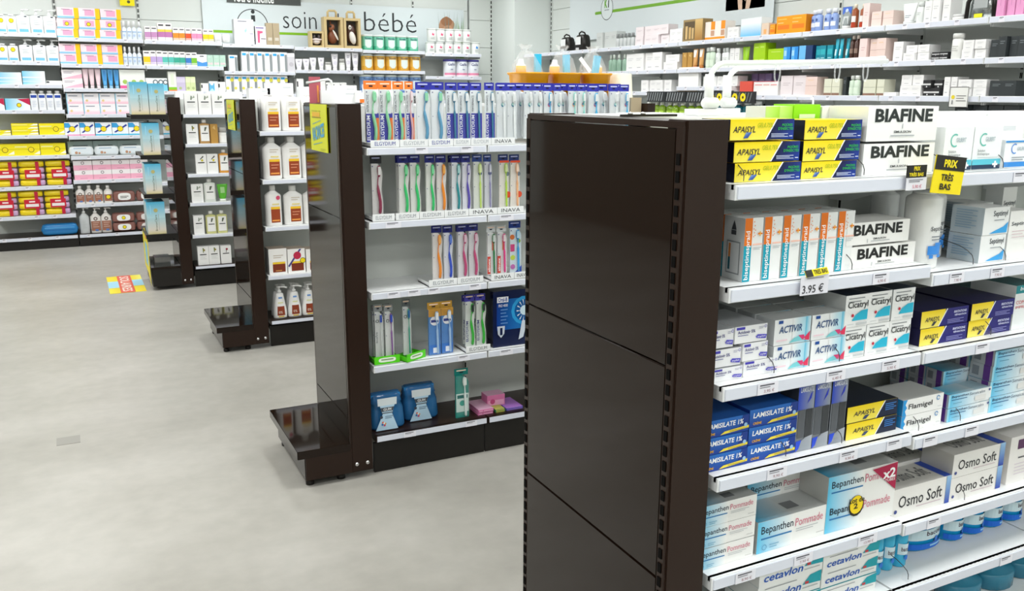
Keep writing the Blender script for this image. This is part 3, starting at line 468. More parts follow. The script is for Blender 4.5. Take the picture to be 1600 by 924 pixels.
def tube(key, desc, body, cap, label=None, d=.04):
    def fn(w, h, d):
        c = MB(); c.lathe([(1, 0), (1, .95), (.95, 1)], w * .32, w * .32, 0, d / 2, 0, h * .14, cap, 12)
        b = MB(); rings = []
        for t in (0, .06, .25, .5, .75, .93, 1):
            rx = w / 2 * (.62 + .38 * min(1, t * 1.2)) * (.8 if t == 0 else 1); ry = max(.0015, d / 2 * (1 - t) * .9 + .001)
            rings.append([(rx * math.cos(2 * PI * j / 14), d / 2 + ry * math.sin(2 * PI * j / 14), h * (.14 + .86 * t)) for j in range(14)])
        b.grid(rings, body); out = [('body', b.mesh('body', 'plastic')), ('cap', c.mesh('cap', 'plastic'))]
        if label:
            l = MB(); p = Print(l, -w / 2, h * .14, w, h * .86, None, eps=.001); label(p)
            def fy(x, z):
                t = (z - h * .14) / (h * .86); rx = w / 2 * (.62 + .38 * min(1, t * 1.2)); ry = max(.0015, d / 2 * (1 - t) * .9 + .001)
                return d / 2 - ry * math.sqrt(max(0, 1 - (x / rx) ** 2)) - .0025
            l.v = [(x, fy(x, z), z) for x, y, z in l.v]; out.append(('label', l.mesh('label', 'card')))
        return out
    kind(key, 'tube', 'tube', desc, fn, d)
tube('t_purple', 'white baby-cream tube with grey label', '#f1eff4', '#f4f2f6', lab(('c', .5, .35, .14, '#d8d4e0'), ('l', .3, .75, .7, 2, '#8c8498', .1, .04)))
tube('t_green', 'grass-green hair-mask tube', '#5cb434', '#eef2e8', lab(('r', .3, .4, .7, .8, '#a8d890'),))
tube('t_amber', 'white and amber cream tube', '#d8a060', '#c0783c', lab(('p', [(.3, .5), (.7, .5), (.85, .95), (.15, .95)], '#f0ece4'),))
tube('t_white', 'white cream tube', '#ecefee', '#e4e6e6', lab(('l', .3, .3, .7, 2, '#8c9298', .1, .04),))
tube('t_lime', 'lime-green cream tube', '#98cc14', '#d8e8a8')
tube('t_teal', 'bright teal sun-cream tube', '#1ca4bc', '#128090', lab(('r', .3, .2, .7, .5, '#c4ecf0'),))
tube('t_grey', 'blue-topped grey cleanser tube', '#8c9494', '#e4e6e6', lab(('r', .1, .62, .9, .98, '#3c64c0'), ('c', .5, .8, .1, '#b8c8f0'), ('r', .25, .1, .75, .5, '#c8cccc')))
tube('t_pink', 'pink dropper tube in a blister', '#f0d4dc', '#f4e4e8')
tube('t_blue', 'sky-blue nasal tube', '#5cb0e8', '#a4d4f0', lab(('r', .3, .3, .7, .9, '#3c90d8'),))
def tin(key, desc, body, lid, label, d=.1):
    def fn(w, h, d):
        b = MB(); b.lathe([(.98, 0), (1, .02), (1, .86), (.98, .88)], w / 2, w / 2, 0, w / 2, 0, h, body, 20); t = MB(); t.lathe([(1.02, .88), (1.02, .98), (.96, 1)], w / 2, w / 2, 0, w / 2, 0, h, lid, 20)
        l = MB(); label(Print(l, -w / 2, 0, w, h * .88, ell(w, w), eps=.0015))
        return [('body', b.mesh('body', 'glossy')), ('lid', t.mesh('lid', 'plastic')), ('label', l.mesh('label', 'card'))]
    kind(key, 'formula_tin', 'tin', desc, fn, d)
for k, dsc, c, c2 in (('tin_green', 'green infant-formula tin', '#7ccaae', '#3cac84'), ('tin_yellow', 'golden-yellow infant-formula tin', '#e4b44c', '#dca02c'), ('tin_blue', 'blue infant-formula tin', '#86a8d8', '#4c78bc')):
    tin(k, dsc, c, '#dfe8e4', lab(('r', .02, .09, .98, .97, c), ('r', .22, .3, .78, .76, '#dfeae6'), ('r', .28, .22, .72, .3, '#dfeae6'), ('r', .36, .16, .64, .22, '#dfeae6'), ('r', .02, .09, .16, .3, c2), ('r', .84, .09, .98, .34, c2), ('t', 'Novalac', .2, .8, .8, .95, '#2c4464', .01), ('r', .02, .02, .98, .09, c2)))
tin('tin_white', 'white formula tin with pink emblem', '#e6e9e6', '#d8dcd8', lab(('p', [(.35, .55), (.6, .5), (.65, .75), (.55, .65), (.42, .8)], '#d85c80'), ('l', .25, .36, .75, 3, '#a8b0ac', .08, .03)))
tin('tin_whiteb', 'white infant-formula tin with blue emblem', '#e6e9e6', '#d8dcd8', lab(('p', [(.35, .55), (.6, .5), (.65, .75), (.55, .65), (.42, .8)], '#3c8cd8'), ('l', .25, .36, .75, 3, '#a8b0ac', .08, .03)))
tin('tin_pink', 'white violet-lidded formula tin', '#e2e6ec', '#4c48a0', lab(('t', 'Gallia', .2, .72, .8, .9, '#3c3c74', .01), ('r', .02, .1, .98, .24, '#e088a8'), ('r', .02, .02, .98, .1, '#f0e0e8'), ('r', .4, .45, .6, .5, '#8c90b0')))
# --- soft packs
def soft(key, desc, c, fr, lid=False, name='wipes_pack', d=.1, m='film'):
    def fn(w, h, d):
        b = MB(); rings = []
        for t, k in ((0, .25), (.015, .3), (.05, .85), (.15, 1), (.5, 1.03), (.85, 1), (.95, .85), (.985, .3), (1, .25)):
            x = -w / 2 + w * t; ring = []
            for j in range(16):
                a = 2 * PI * j / 16; e = .45; cc, ss = math.cos(a), math.sin(a)
                ring.append((x, d / 2 + d / 2 * k * math.copysign(abs(cc) ** e, cc), h / 2 + h / 2 * min(1, k) * math.copysign(abs(ss) ** e, ss)))
            rings.append(ring)
        b.grid(rings, c); out = [('wrapper', b.mesh('wrapper', m))]
        l = MB(); p = Print(l, -w / 2, 0, w, h, None, eps=.0015, y=-.02 * d - .002); fr(p); out.append(('label', l.mesh('label', 'card')))
        if lid:
            q = MB(); n = 18; pts = [(w * .28 * math.copysign(abs(math.cos(2 * PI * i / n)) ** .6, math.cos(2 * PI * i / n)), h / 2 + h * .33 * math.copysign(abs(math.sin(2 * PI * i / n)) ** .6, math.sin(2 * PI * i / n))) for i in range(n)]
            q.extrude_outline(pts, -.012, .004, '#f4f4f2'); pp = Print(q, -w / 2, 0, w, h, None, .0006, y=-.012); lid(pp); out.append(('lid', q.mesh('lid', 'plastic')))
        return out
    kind(key, name, 'pack', desc, fn, d)
soft('wipes', 'white baby-wipes pack with hand picture', '#e6ecee', lab(('r', .1, .2, .9, .85, '#dfe8ee'), ('l', .2, .75, .7, 1, '#98b0c8', .1, .08), ('c', .3, .34, .14, '#c09070'), ('c', .42, .3, .1, '#c09070')))
soft('wipesb', 'cocoa-brown wipes pack with white lid', '#8c6058', lab(('r', .08, .15, .92, .85, '#8c6058'),), lid=lab(('l', .32, .5, .68, 2, '#6c6c68', .12, .06),))
soft('wipesy', 'cocoa-brown wipes pack with yellow sticker', '#8c6058', lab(('r', .08, .15, .92, .85, '#8c6058'),), lid=lab(('c', .5, .5, .2, '#4a430c'), ('c', .5, .5, .16, '#f0dc20')))
soft('bluebale', 'blue film-wrapped bale', '#2c88cc', lab(('r', .08, .45, .92, .5, '#1c6cb0'), ('r', .1, .62, .9, .7, '#58a8e0')), name='wrapped_bale')
soft('whitesoft', 'small white cotton pack', '#f0f1f0', lab(('r', .3, .3, .7, .5, '#e0e4e4'),), name='cotton_pack')
soft('bluepouch', 'blue sachet pack', '#5cb4e4', lab(('r', .2, .3, .8, .7, '#a4d8f0'),), name='sachet_pack')
def bundle(key, desc, red=True):
    def fn(w, h, d):
        out = []; r = random.Random(int(w * 1e4))
        for i in range(4):
            b = MB(); z0, z1 = h * i / 4, h * (i + 1) / 4; rings = []
            for t, k in ((0, .6), (.04, .9), (.2, 1), (.5, 1.02), (.8, 1), (.96, .9), (1, .6)):
                x = -w / 2 + w * t; ring = []
                for j in range(14):
                    a = 2 * PI * j / 14; e = .5; cc, ss = math.cos(a), math.sin(a)
                    ring.append((x, d / 2 + d / 2 * k * math.copysign(abs(cc) ** e, cc), (z0 + z1) / 2 + (z1 - z0) * .49 * k * math.copysign(abs(ss) ** e, ss)))
                rings.append(ring)
            b.grid(rings, lambda q: '#c8a4cc' if q >= 4 and i < 3 else '#f2d614'); out.append(('pack', b.mesh('pack', 'film')))
        l = MB(); p = Print(l, -w / 2, 0, w, h, None, .001, y=-.02 * d - .004)
        p.r(.66, .02, .8, .98, '#c01c3c'); p.r(.22, .3, .86, .66, '#c81c34'); p.r(.42, .54, .66, .6, '#f4e0e0'); p.r(.28, .36, .8, .48, '#f0e8e8'); out.append(('paper_band', l.mesh('paper_band', 'card')))
        return out
    kind(key, 'pack_bundle', 'bundle', desc, fn, .12)
bundle('bundle', 'bundle of yellow packs with red paper band')
# --- toothbrush blister packs: backing card, clear blister, brush (handle > bristles handled as one part each)
def brush(key, desc, head, card, hc, bc, wavy=True, low=None, txt=None, vt=None, extra=None, hd=.11):
    def fn(w, h, d):
        out = []; d = .022
        L = [(-w * .47, 0), (w * .48, 0)]
        for i in range(13):
            t = i / 12; L.append((w * (.47 - (.11 * (.5 - .5 * math.cos((t - .22) * 2 * PI / .55)) if wavy and .22 < t < .77 else 0) - (max(0, t - .84) / .16) ** 2 * .42), h * (.02 + t * (.98 - hd - .02))))
        L.append((-w * .47, h * (.98 - hd)))
        c = MB(); c.extrude_outline([(x, z) for x, z in L], d * .55, d, card)
        c.box(-w / 2, w / 2, d, d + .002, h * (1 - hd * 1.2), h, head); p = Print(c, -w / 2, 0, w, h, y=d)
        p.r(.15, 1 - hd * .45, .85, 1 - hd * .25, '#c8ccf0' if head[1] in '123' else '#ffe0c8'); p.r(.36, 1 - hd * .8, .64, 1 - hd * .6, '#10102a')
        p.y = d * .55; p.k = 0
        p.c(.12, .86 - hd * .3, .012, '#5c5c8c'); p.c(.12, .42, .008, '#5c5c8c')
        if low: p.r(.03, .0, .97, .47, low[0]); p.r(.76, 0, .97, .4, low[1])
        if txt: p.t(txt, .06, .03, .32, .44, '#f4f6fa', .01, rot=1)
        if vt: p.t(vt, .08, .5, .26, .78, '#2a3048', 0, rot=1)
        if extra: extra(p)
        out.append(('backing_card', c.mesh('backing_card', 'card')))
        ox = w * .17; hb = MB(); pts = []; rr = []
        for t in (0, .02, .1, .2, .3, .38, .44, .5, .56, .64, .72):
            pts.append((ox + w * ((.1 * math.sin(t * 9 + .2) - .06) if wavy else .12 * (.45 - t)), d * .3, h * (.03 + t))); rr.append(w * (.05 if t == 0 else (.13 if wavy else .09) if t < .4 else .1 if t < .46 else .045))
        hb.tube(pts, [min(q, .0062) for q in rr], hc, 8); x = pts[-1][0]
        hb.grid([[(x + w * s * math.cos(a) , d * (.3 + .16 * math.sin(a)), h * z) for a in [2 * PI * j / 10 for j in range(10)]] for z, s in ((.65, .05), (.68, .12), (.74, .16), (.8, .15), (.84, .09))], hc)
        out.append(('toothbrush', hb.mesh('toothbrush', 'plastic')))
        br = MB(); br.box(x - w * .11, x + w * .11, d * .02, d * .2, h * .685, h * .82, bc); out.append(('bristles', br.mesh('bristles', 'plastic')))
        s = MB(); s.extrude_outline([(x * .99, z) for x, z in L], -.001, d * .5, '#fff'); out.append(('blister', s.mesh('blister', 'clear')))
        return out
    kind(key, 'toothbrush_pack', 'toothbrush pack', desc, fn, .024)
NV = '#2c30a0'; OR = '#f08030'
brush('tb_or', 'orange-topped toothbrush pack with navy foot', OR, '#e6eaec', '#8cd0a0', '#8cd8a8', True, (NV, '#e87838'), 'ELGYDIUM', 'INTER-ACTIVE')
brush('tb_orp', 'orange-topped toothbrush pack with pink brush', OR, '#e6eaec', '#d8a8b0', '#e8d8dc', True, (NV, '#e87838'), 'ELGYDIUM', 'INTER-ACTIVE')
brush('tb_bl', 'blue-topped toothbrush pack with green-blue brush', NV, '#e8ecee', '#5c9cc0', '#8cd0a8', True)
brush('tb_pf', 'blue-topped toothbrush pack with navy foot', NV, '#e8eef0', '#3c7c9c', '#e4e8ea', False, (NV, '#3438a8'), 'ELGYDIUM', 'PERFORMANCE')
brush('tb_wh', 'blue-topped frosted toothbrush pack', NV, '#dfe4e6', '#eef2f2', '#e4e8e8', False, extra=lambda p: (p.c(.62, .62, .04, '#3c88a8'), p.c(.6, .63, .025, '#b8e0d8')))
brush('tb_wb', 'blue-topped frosted pack with blue brush', NV, '#dfe4e6', '#3cacdc', '#e4e8e8', False, extra=lambda p: (p.c(.62, .62, .04, '#c05c80'), p.c(.6, .63, .025, '#5c88c0')))
brush('tb_wg', 'blue-topped frosted pack with mint brush', NV, '#dfe4e6', '#8cd8cc', '#e4e8e8', False, extra=lambda p: (p.c(.62, .62, .04, '#e09c70'), p.c(.6, .63, .025, '#3c88a8')))
brush('tb_lone', 'lone burgundy toothbrush pack', '#2a2a2c', '#d8d6d4', '#8c2448', '#e4e2e0', True)
brush('tb_gr', 'navy-topped pack with spring-green brush', '#23287c', '#e4e4e0', '#2cc46c', '#7ce0a0', True)
brush('tb_oo', 'navy-topped pack with orange brush', '#23287c', '#e4e2e0', '#f08c1c', '#f8b054', True)
brush('tb_te', 'navy-topped pack with slim teal brush', '#23287c', '#e8ecf0', '#1c8c94', '#a8d8d8', True)
brush('tb_vi', 'navy-topped pack with violet brush', '#23287c', '#e8e8f0', '#5848b0', '#c8c4e0', True)
brush('tb_li', 'pack with pale lime brush and round badge', '#2c4488', '#e0e4dc', '#c0dc6c', '#d8e8a8', False, extra=lambda p: p.c(.7, .66, .035, '#2c4888'))
brush('tb_la', 'pack with grey-violet brush and round badge', '#2c4488', '#d8dae0', '#8c88b4', '#d0d0dc', False, extra=lambda p: p.c(.7, .66, .035, '#2c4888'))
brush('tb_lo', 'red-striped pack with lime brush', '#23387c', '#ece8e0', '#b4dc4c', '#d8e8a8', False, extra=lambda p: (p.r(0, .85, 1, .89, '#e0502c'), p.c(.92, .25, .06, '#e0502c'), p.c(.85, .64, .04, '#788490')))
brush('tb_pe', 'red-striped pack with peach brush', '#23387c', '#ece8e0', '#f4b888', '#f8d8c0', False, extra=lambda p: (p.r(0, .85, 1, .89, '#e0502c'), p.c(.92, .25, .06, '#e0502c'), p.c(.85, .64, .04, '#788490')))
brush('tb_cb', 'navy-topped pack with cobalt brush', '#23287c', '#e4e6ec', '#2c50c8', '#5c80dc', True)
brush('tb_pk', 'white pack with pink and grey brush', '#2a2e80', '#dfdfe2', '#c04878', '#e4c0d0', True)
brush('tb_eg', 'red-footed pack with green star brush', '#c8cccc', '#e6e8e8', '#1c7c44', '#d0d8d4', False, extra=lambda p: (p.r(0, .02, .34, .38, '#d8402c'), p.t('elmex', .06, .06, .28, .34, '#fff', .02, rot=1), p.r(.5, .5, .7, .7, '#e07058')))
brush('tb_ep', 'red-footed pack with pink star brush', '#c8cccc', '#e6e8e8', '#e83c8c', '#e8d8dc', False, extra=lambda p: (p.r(0, .02, .34, .38, '#d8402c'), p.t('elmex', .06, .06, .28, .34, '#fff', .02, rot=1), p.r(.5, .5, .7, .7, '#e07058')))
brush('tb_kid', "child's dotted blue toothbrush pack", '#1c3c8c', '#dceaf0', '#3ca0dc', '#b8dcf0', False, extra=lambda p: (p.c(.2, .7, .05, '#e07830'), p.r(.05, .42, .4, .56, '#d04880'), p.c(.75, .62, .04, '#8cb434'), p.c(.25, .3, .05, '#c4d850'), p.c(.25, .12, .05, '#c070b0'), p.p([(.4, 0), (1, 0), (1, .14)], '#2c50b4')))
brush('tb_s1', 'slim grey-white toothbrush pack in green tray', '#8c9090', '#e2e5e3', '#d8dcdc', '#3c58b4', False, extra=lambda p: (p.ring(.3, .7, .02, .03, '#4c5458'), p.t('Inava', .1, .3, .3, .5, '#6c7478', 0, rot=1)))
brush('tb_s2', 'slim toothbrush pack with purple brush in green tray', '#8c9090', '#e2e5e3', '#8c5ca0', '#3c58c4', False, extra=lambda p: (p.ring(.3, .7, .02, .03, '#4c5458'),))
brush('tb_s3', 'slim toothbrush pack with jade brush in green tray', '#606868', '#d8dcda', '#3c9c84', '#2c68a4', False, extra=lambda p: (p.ring(.3, .7, .02, .03, '#4c5458'),))
brush('tb_in', 'blue interdental pack with orange crown', '#c8983c', '#5c90d0', '#a4c4e8', '#f0f2f4', False, extra=lambda p: (p.r(.05, .02, .95, .2, '#3c80d8'), p.r(.35, .04, .7, .14, '#f0f4f8'), p.c(.5, .66, .09, '#f0f0f4'), p.r(.2, .63, .8, .68, '#3c4890'), p.r(0, .74, 1, .89, '#c89440')))
brush('tb_gb', 'striped green and black toothbrush pack', '#4440a0', '#e4e8e4', '#38b43c', '#2c3c38', True, extra=lambda p: (p.t('ELGYDIUM', .05, .1, .28, .5, '#2c3488', .01, rot=1),))
brush('tb_gt', 'upright teal toothbrush carton with clear front', '#0f7c74', '#2c9488', '#dce8e4', '#e8f0ec', False, extra=lambda p: (p.r(.04, .12, .96, .5, '#cfe4de'), p.r(.12, .4, .88, .47, '#1c6c68'), p.c(.5, .3, .06, '#3c9c8c')))

ORD = ['', 'first', 'second', 'third', 'fourth', 'fifth', 'sixth', 'seventh', 'eighth', 'ninth', 'tenth', 'eleventh', 'twelfth', 'thirteenth', 'fourteenth', 'fifteenth', 'sixteenth', 'seventeenth', 'eighteenth', 'nineteenth', 'twentieth']
# ------------------------------------------------------------------ the room
WALL_Y, RIGHT_X = 9.55, 4.95
struct(bx(-3.6, 5.6, -3.0, 9.9, -.05, 0, 'floor', 'floor'))
struct(bx(-3.6, 5.6, -3.0, 9.9, 2.9, 2.95, 'ceil', 'ceiling'))
struct(bx(-3.6, 5.6, WALL_Y + .08, 9.75, 0, 2.9, 'wall', 'wall_back'))
struct(bx(RIGHT_X + .08, 5.4, -3.0, WALL_Y + .08, 0, 2.9, 'wall', 'wall_right'))
struct(bx(-3.7, -3.6, -3.0, WALL_Y + .08, 0, 2.9, 'left', 'wall_left'))
struct(bx(-3.6, 5.03, -3.1, -3.0, 0, 2.9, 'wall', 'wall_front'))
o = bx(4.49, RIGHT_X + .07, 8.96, WALL_Y + .07, 0, 2.9, 'wall', 'trim_1'); struct(o)
o['label'] = 'grey corner column between the back and right walls'

def unseen_ceiling_light(x, y, i, j):  # panels out of view, put in to light the room from above
    t = empty('unseen_ceiling_light', (x, y, 2.9), 'square white ceiling light panel, %s row from the back wall, %s from the right wall' % (ORD[i], ORD[j]), 'light', 'ceiling light panels')
    bx(-.31, .31, -.31, .31, -.03, 0, 'shelf', 'frame', t); bx(-.28, .28, -.28, .28, -.034, -.031, 'lamp', 'diffuser', t)
    l = bpy.data.lights.new('panel_glow', 'AREA'); l.shape = 'SQUARE'; l.size = .56; l.energy = LAMP_W; l.color = (.975, 1, 1)
    link('panel_glow', l, t, (0, 0, -.04))
for j, x in enumerate((3.6, 1.6, -.4, -2.4)):
    for i, y in enumerate((8.4, 6.4, 4.4, 2.4, .4, -1.6)): unseen_ceiling_light(x, y, i + 1, j + 1)

# ------------------------------------------------------------------ shelving
def shelf_part(root, x0, x1, y0, y1, z, th=.024, tags=(), axis='x', rail='rail', dark=False, name='shelf'):
    """board with its front lip on y0; z is the top; a price rail and its labels are sub-parts"""
    b = MB(); b.box(x0, x1, y0 + .004, y1, z - .008, z); b.box(x0, x1, y0, y0 + .01, z - th, z); b.box(x0, x0 + .003, y0 + .01, y1, z - th, z - .008); b.box(x1 - .003, x1, y0 + .01, y1, z - th, z - .008)
    s = link(name, b.mesh(name, 'dark' if dark else 'shelf'), root)
    r = bx(x0 + .004, x1 - .004, y0 - .003, y0, z - th + .002, z - .003, rail, 'price_rail', s)
    for tx, tw, kindt in tags:
        m = MB(); p = Print(m, tx, z - th + .0015, tw, th - .003, y=y0 - .0035)
        p.r(0, 0, 1, 1, '#e6e6ee'); p.l(.1, .72, .8, 1, '#5c5c64', .1, .12); p.l(.1, .56, .6, 1, '#8c8c94', .1, .08)
        if kindt: p.t(kindt, .3, .12, .8, .42, '#a07880')
        link('price_label', m.mesh('price_label', 'card'), s)
    return s
def slots(root, pts, dx, dy, dz=.011, name='slot_row'):
    b = MB()
    for x, y, z in pts: b.box(x - dx, x + dx, y - dy, y + dy, z - dz, z + dz)
    o = link(name, b.mesh(name, 'slot'), root); o['kind'] = 'stuff'; return o

def gondola(label, xp, n, f, zs, H=1.40, bays=3, seams=(1.0157, .6436), platform=True, tags={}, bw=.472, far_z=(.35, .62, .9, 1.16, 1.385), lipth=.024, last_bw=None, strip=True):
    """double-sided gondola: end panels face -X at xp; shelves on the near side (front lip at n) and on the far side"""
    t = empty('gondola_shelving', (xp, (n + f) / 2, 0), label, 'shelving')
    ox, oy = xp, (n + f) / 2
    last_bw = last_bw or bw; xe = xp + .088 + (bays - 1) * bw + last_bw + .02; mid = (n + f) / 2
    zz = [.13] + [s for s in seams][::-1] + [H - .012]
    for a, c in zip(zz[:-1], zz[1:]): bx(xp, xp + .018, n + .02, f - .02, a + .0015, c - .0015, 'lacquer', 'end_panel', t, bevel=.0012)
    for yy0, yy1, s in ((n, n + .05, 1), (f - .05, f, -1)):
        bx(xp + .006, xp + .085, yy0, yy1, .035, H, 'dark', 'upright', t, bevel=.0015)
        ys = yy0 + .011 if s == 1 else yy1 - .011
        bx(xp + .0005, xp + .006, ys - .008, ys + .008, .1, H - .01, 'dark', 'slotted_strip', t)
        if strip: slots(t, [(xp - .0002, ys, .12 + k * .026) for k in range(int((H - .14) / .026))], .001, .0045, .0085)
    bx(xp + .002, xp + .085, n + .004, f - .004, H - .012, H - .002, 'dark', 'end_cap', t)
    # foot with two bolts on the near side
    fx0 = xp - .17 if platform else xp
    bx(fx0, xp + .085, n + .002, n + .012, .03, .125, 'dark', 'foot_cheek', t); bx(fx0, xp + .085, f - .012, f - .002, .03, .125, 'dark', 'foot_cheek', t)
    for bxx in (xp + .022, xp + .064):
        b = MB(); b.lathe([(0.05, 0), (.8, .1), (1, .5), (1, 1)], .008, .008, 0, 0, 0, .008, '#fff', 10)
        o = link('bolt', b.mesh('bolt', 'chrome'), t, (bxx, n - .006, .062)); o.rotation_euler.x = -PI / 2
    if platform:
        bx(xp - .2, xp, n + .001, f - .001, .118, .15, 'lacquer', 'end_platform', t, bevel=.0015)
        bx(xp - .172, xp - .165, n + .012, f - .012, .03, .118, 'lacquer', 'platform_riser', t)
        for fx, fy in ((xp - .15, n + .04), (xp - .03, n + .04), (xp - .15, f - .04)):
            b = MB(); b.lathe([(1, 0), (1, .5), (.4, .55), (.4, 1)], .016, .016, 0, 0, .0, .035, '#fff', 10); link('levelling_foot', b.mesh('levelling_foot', 'black'), t, (fx, fy, 0))
    for k in range(bays):
        x0 = xp + .1 + k * bw; x1 = x0 + (last_bw if k == bays - 1 else bw) - .006
        bx(x0 - .003, x1 + .003, mid - .006, mid + .006, .15, H - .015, 'gboard', 'back_panel', t)
        bx(x0 - .008, x0 - .002, mid - .03, mid + .03, .05, H - .01, 'gboard' if k else 'dark', 'back_upright', t)
        slots(t, [(x0 - .004, mid - .0305, .2 + i * .03) for i in range(int((H - .25) / .03))], .0025, .001)
        bx(x0, x1, n + .03, n + .045, .0, .12, 'black', 'plinth', t); bx(x0, x1, f - .045, f - .03, .0, .12, 'black', 'plinth', t)
        for i, z in enumerate(zs):
            if isinstance(z, tuple): z = z[min(k, 1)]
            base = i == len(zs) - 1 and z < .3
            shelf_part(t, x0, x1, n - .004, mid - .007, z, lipth, tags.get((i, k), ()), dark=base, name='base_shelf' if base else 'shelf')
            if not base:
                for xx in (x0 + .001, x1 - .005):
                    b = MB(); b.poly([(xx, n + .02, z - .01), (xx, mid - .01, z - .01), (xx, mid - .01, z - .07), (xx, mid - .05, z - .07)], '#fff'); b.poly([(xx + .004, n + .02, z - .01), (xx + .004, mid - .05, z - .07), (xx + .004, mid - .01, z - .07), (xx + .004, mid - .01, z - .01)], '#fff')
                    link('shelf_bracket', b.mesh('shelf_bracket', 'dark' if k == 0 and xx < x0 + .01 else 'shelf'), t)
        for z in far_z:
            b = MB(); b.box(x0, x1, mid + .007, f + .004, z - .008, z); b.box(x0, x1, f - .006, f + .004, z - .024, z); link('far_shelf', b.mesh('far_shelf', 'shelf'), t)
    bx(xe - .008, xe + .03, n, n + .05, .035, H, 'dark', 'upright', t); bx(xe - .008, xe + .03, f - .05, f, .035, H, 'dark', 'upright', t)
    bx(xe + .012, xe + .028, n + .05, f - .05, .03, H - .01, 'lacquer', 'end_panel', t)
    for o in t.children:      # children were written in world coordinates
        o.location.x -= ox; o.location.y -= oy
    return t

# wall shelving: one thing per bay
def wall_bay(label, x0, x1, yf, yw, zs, axis='x', boards=((.08, .55), (.55, 1.0), (1.0, 1.45), (1.45, 1.9), (1.9, 2.12), (2.12, 2.34), (2.34, 2.6)), plinth=True, th=.034, dark_base=True, tags=True):
    rz = 0 if axis == 'x' else -PI / 2
    org = (x0, yf, 0) if axis == 'x' else (yf, x0, 0)
    t = empty('wall_shelving', org, label, 'shelving', None, rz)
    W = x1 - x0 if axis == 'x' else x0 - x1; D = yw - yf
    for a, c in boards: bx(.012, W - .012, D, D + .012, a + .002, c - .002, 'board', 'back_board', t)
    bx(-.011, .011, D - .012, D + .014, .0, 2.6, 'board', 'upright', t)
    slots(t, [(k * .009 - .0045 + .0, D - .0125, .3 + i * .05) for i in range(46) for k in (0, 1)][::1], .003, .001, .016)
    for i, z in enumerate(zs):
        base = plinth and i == len(zs) - 1
        tg = [(W * (.15 + .3 * j) + random.uniform(-.05, .05), .035, None) for j in range(3)] if tags else ()
        s = shelf_part(t, .003, W - .003, 0, D - .013, z, th, tg, dark=base, name='base_shelf' if base else 'shelf')
        if not base:
            for xx in (.004, W - .008): bx(xx, xx + .004, .03, D - .014, z - .05, z - .008, 'shelf', 'shelf_bracket', t)
    if plinth: bx(.003, W - .003, .02, .035, 0, zs[-1] - th, 'black', 'plinth', t)
    return t

# ------------------------------------------------------------------ placing products
_MESH = {}
def parts_of(key, w, h, d):
    k = (key, round(w, 3), round(h, 3), round(d, 3))
    if k not in _MESH: _MESH[k] = KINDS[key][3](w, h, d)
    return _MESH[k]
_LAB = {}
def place(key, loc, w, h, d, label, group, rz=0.0):
    name, cat, desc, fn, d0 = KINDS[key]
    ps = parts_of(key, w, h, d)
    if label in _LAB: print('DUPLABEL', label)
    _LAB[label] = 1
    if len(label.split()) > 16: print('LONG', label)
    if len(ps) == 1: o = link(name, ps[0][1], None, loc, rz); tag(o, label, cat, group); return o
    t = empty(name, loc, label, cat, group, rz)
    first = {}
    for pn, me in ps: first[pn] = link(pn, me, t)
    if 'bristles' in first: first['bristles'].parent = first['toothbrush']
    return t

def products(data):
    """place every product, then word its label from its row, its place in the row and its depth"""
    inst = {}
    for (key, pl, x, w, n, z, h, rows, y, d, gap, deep) in data:
        for i in range(n):
            for r in range(rows):
                for q in range(deep):
                    dd = d or KINDS[key][4]
                    inst.setdefault((KINDS[key][2], pl), []).append(dict(key=key, u=x + (w + gap) * (i + .5) if not pl.startswith('right') else x - (w + gap) * (i + .5), z=z + h * r, y=y + dd * 1.09 * q, w=w, h=h, d=dd, solo=rows == 1 and deep == 1))
    for (desc, pl), L in inst.items():
        right = pl.startswith('right')
        def cluster(k, tol):
            vs = sorted(set(round(e[k], 4) for e in L)); lv = []; cur = None
            for v in vs:
                if cur is None or v - cur > tol: lv.append(v); cur = v
            for e in L: e['c' + k] = max(i for i, v in enumerate(lv) if e[k] >= v - 1e-4)
            return len(lv)
        nr = cluster('z', max(e['h'] for e in L) * .6); nd = cluster('y', .02)
        cells = {}
        for e in L: cells.setdefault((e['cz'], e['cy']), []).append(e)
        RW = {1: [''], 2: ['lower, ', 'upper, '], 3: ['bottom row, ', 'middle row, ', 'top row, '], 4: ['bottom row, ', 'second row up, ', 'third row up, ', 'top row, ']}[nr]
        DW = {1: [''], 2: ['', 'behind, '], 3: ['', 'second deep, ', 'third deep, '], 4: ['', 'second deep, ', 'third deep, ', 'rearmost, ']}[nd]
        for (cz, cy), C in cells.items():
            C.sort(key=lambda e: -e['u'] if right else e['u'])
            for i, e in enumerate(C):
                m = len(C)
                col = '' if m == 1 else (['left one, ', 'right one, '][i] if m == 2 else 'leftmost, ' if i == 0 else 'rightmost, ' if i == m - 1 else 'middle one, ' if m == 3 else ORD[i + 1] + ' from left, ')
                lab = desc + ', ' + RW[cz] + col + DW[cy] + pl
                j = random.uniform(-.001, .001)
                if right: e['y'] += random.uniform(0, .03) if e['d'] > .03 else 0
                loc = (e['u'] + j, e['y'] + .004 + random.uniform(0, .003), e['z'] + .0005) if not right else (e['y'] + .004, e['u'], e['z'] + .0005)
                place(e['key'], loc, e['w'] - .0015, e['h'] - .0008, e['d'], lab, '%s on %s' % (desc, pl) if len(L) > 1 else None, -PI / 2 if right else (random.uniform(-.015, .015) if e['solo'] else 0))

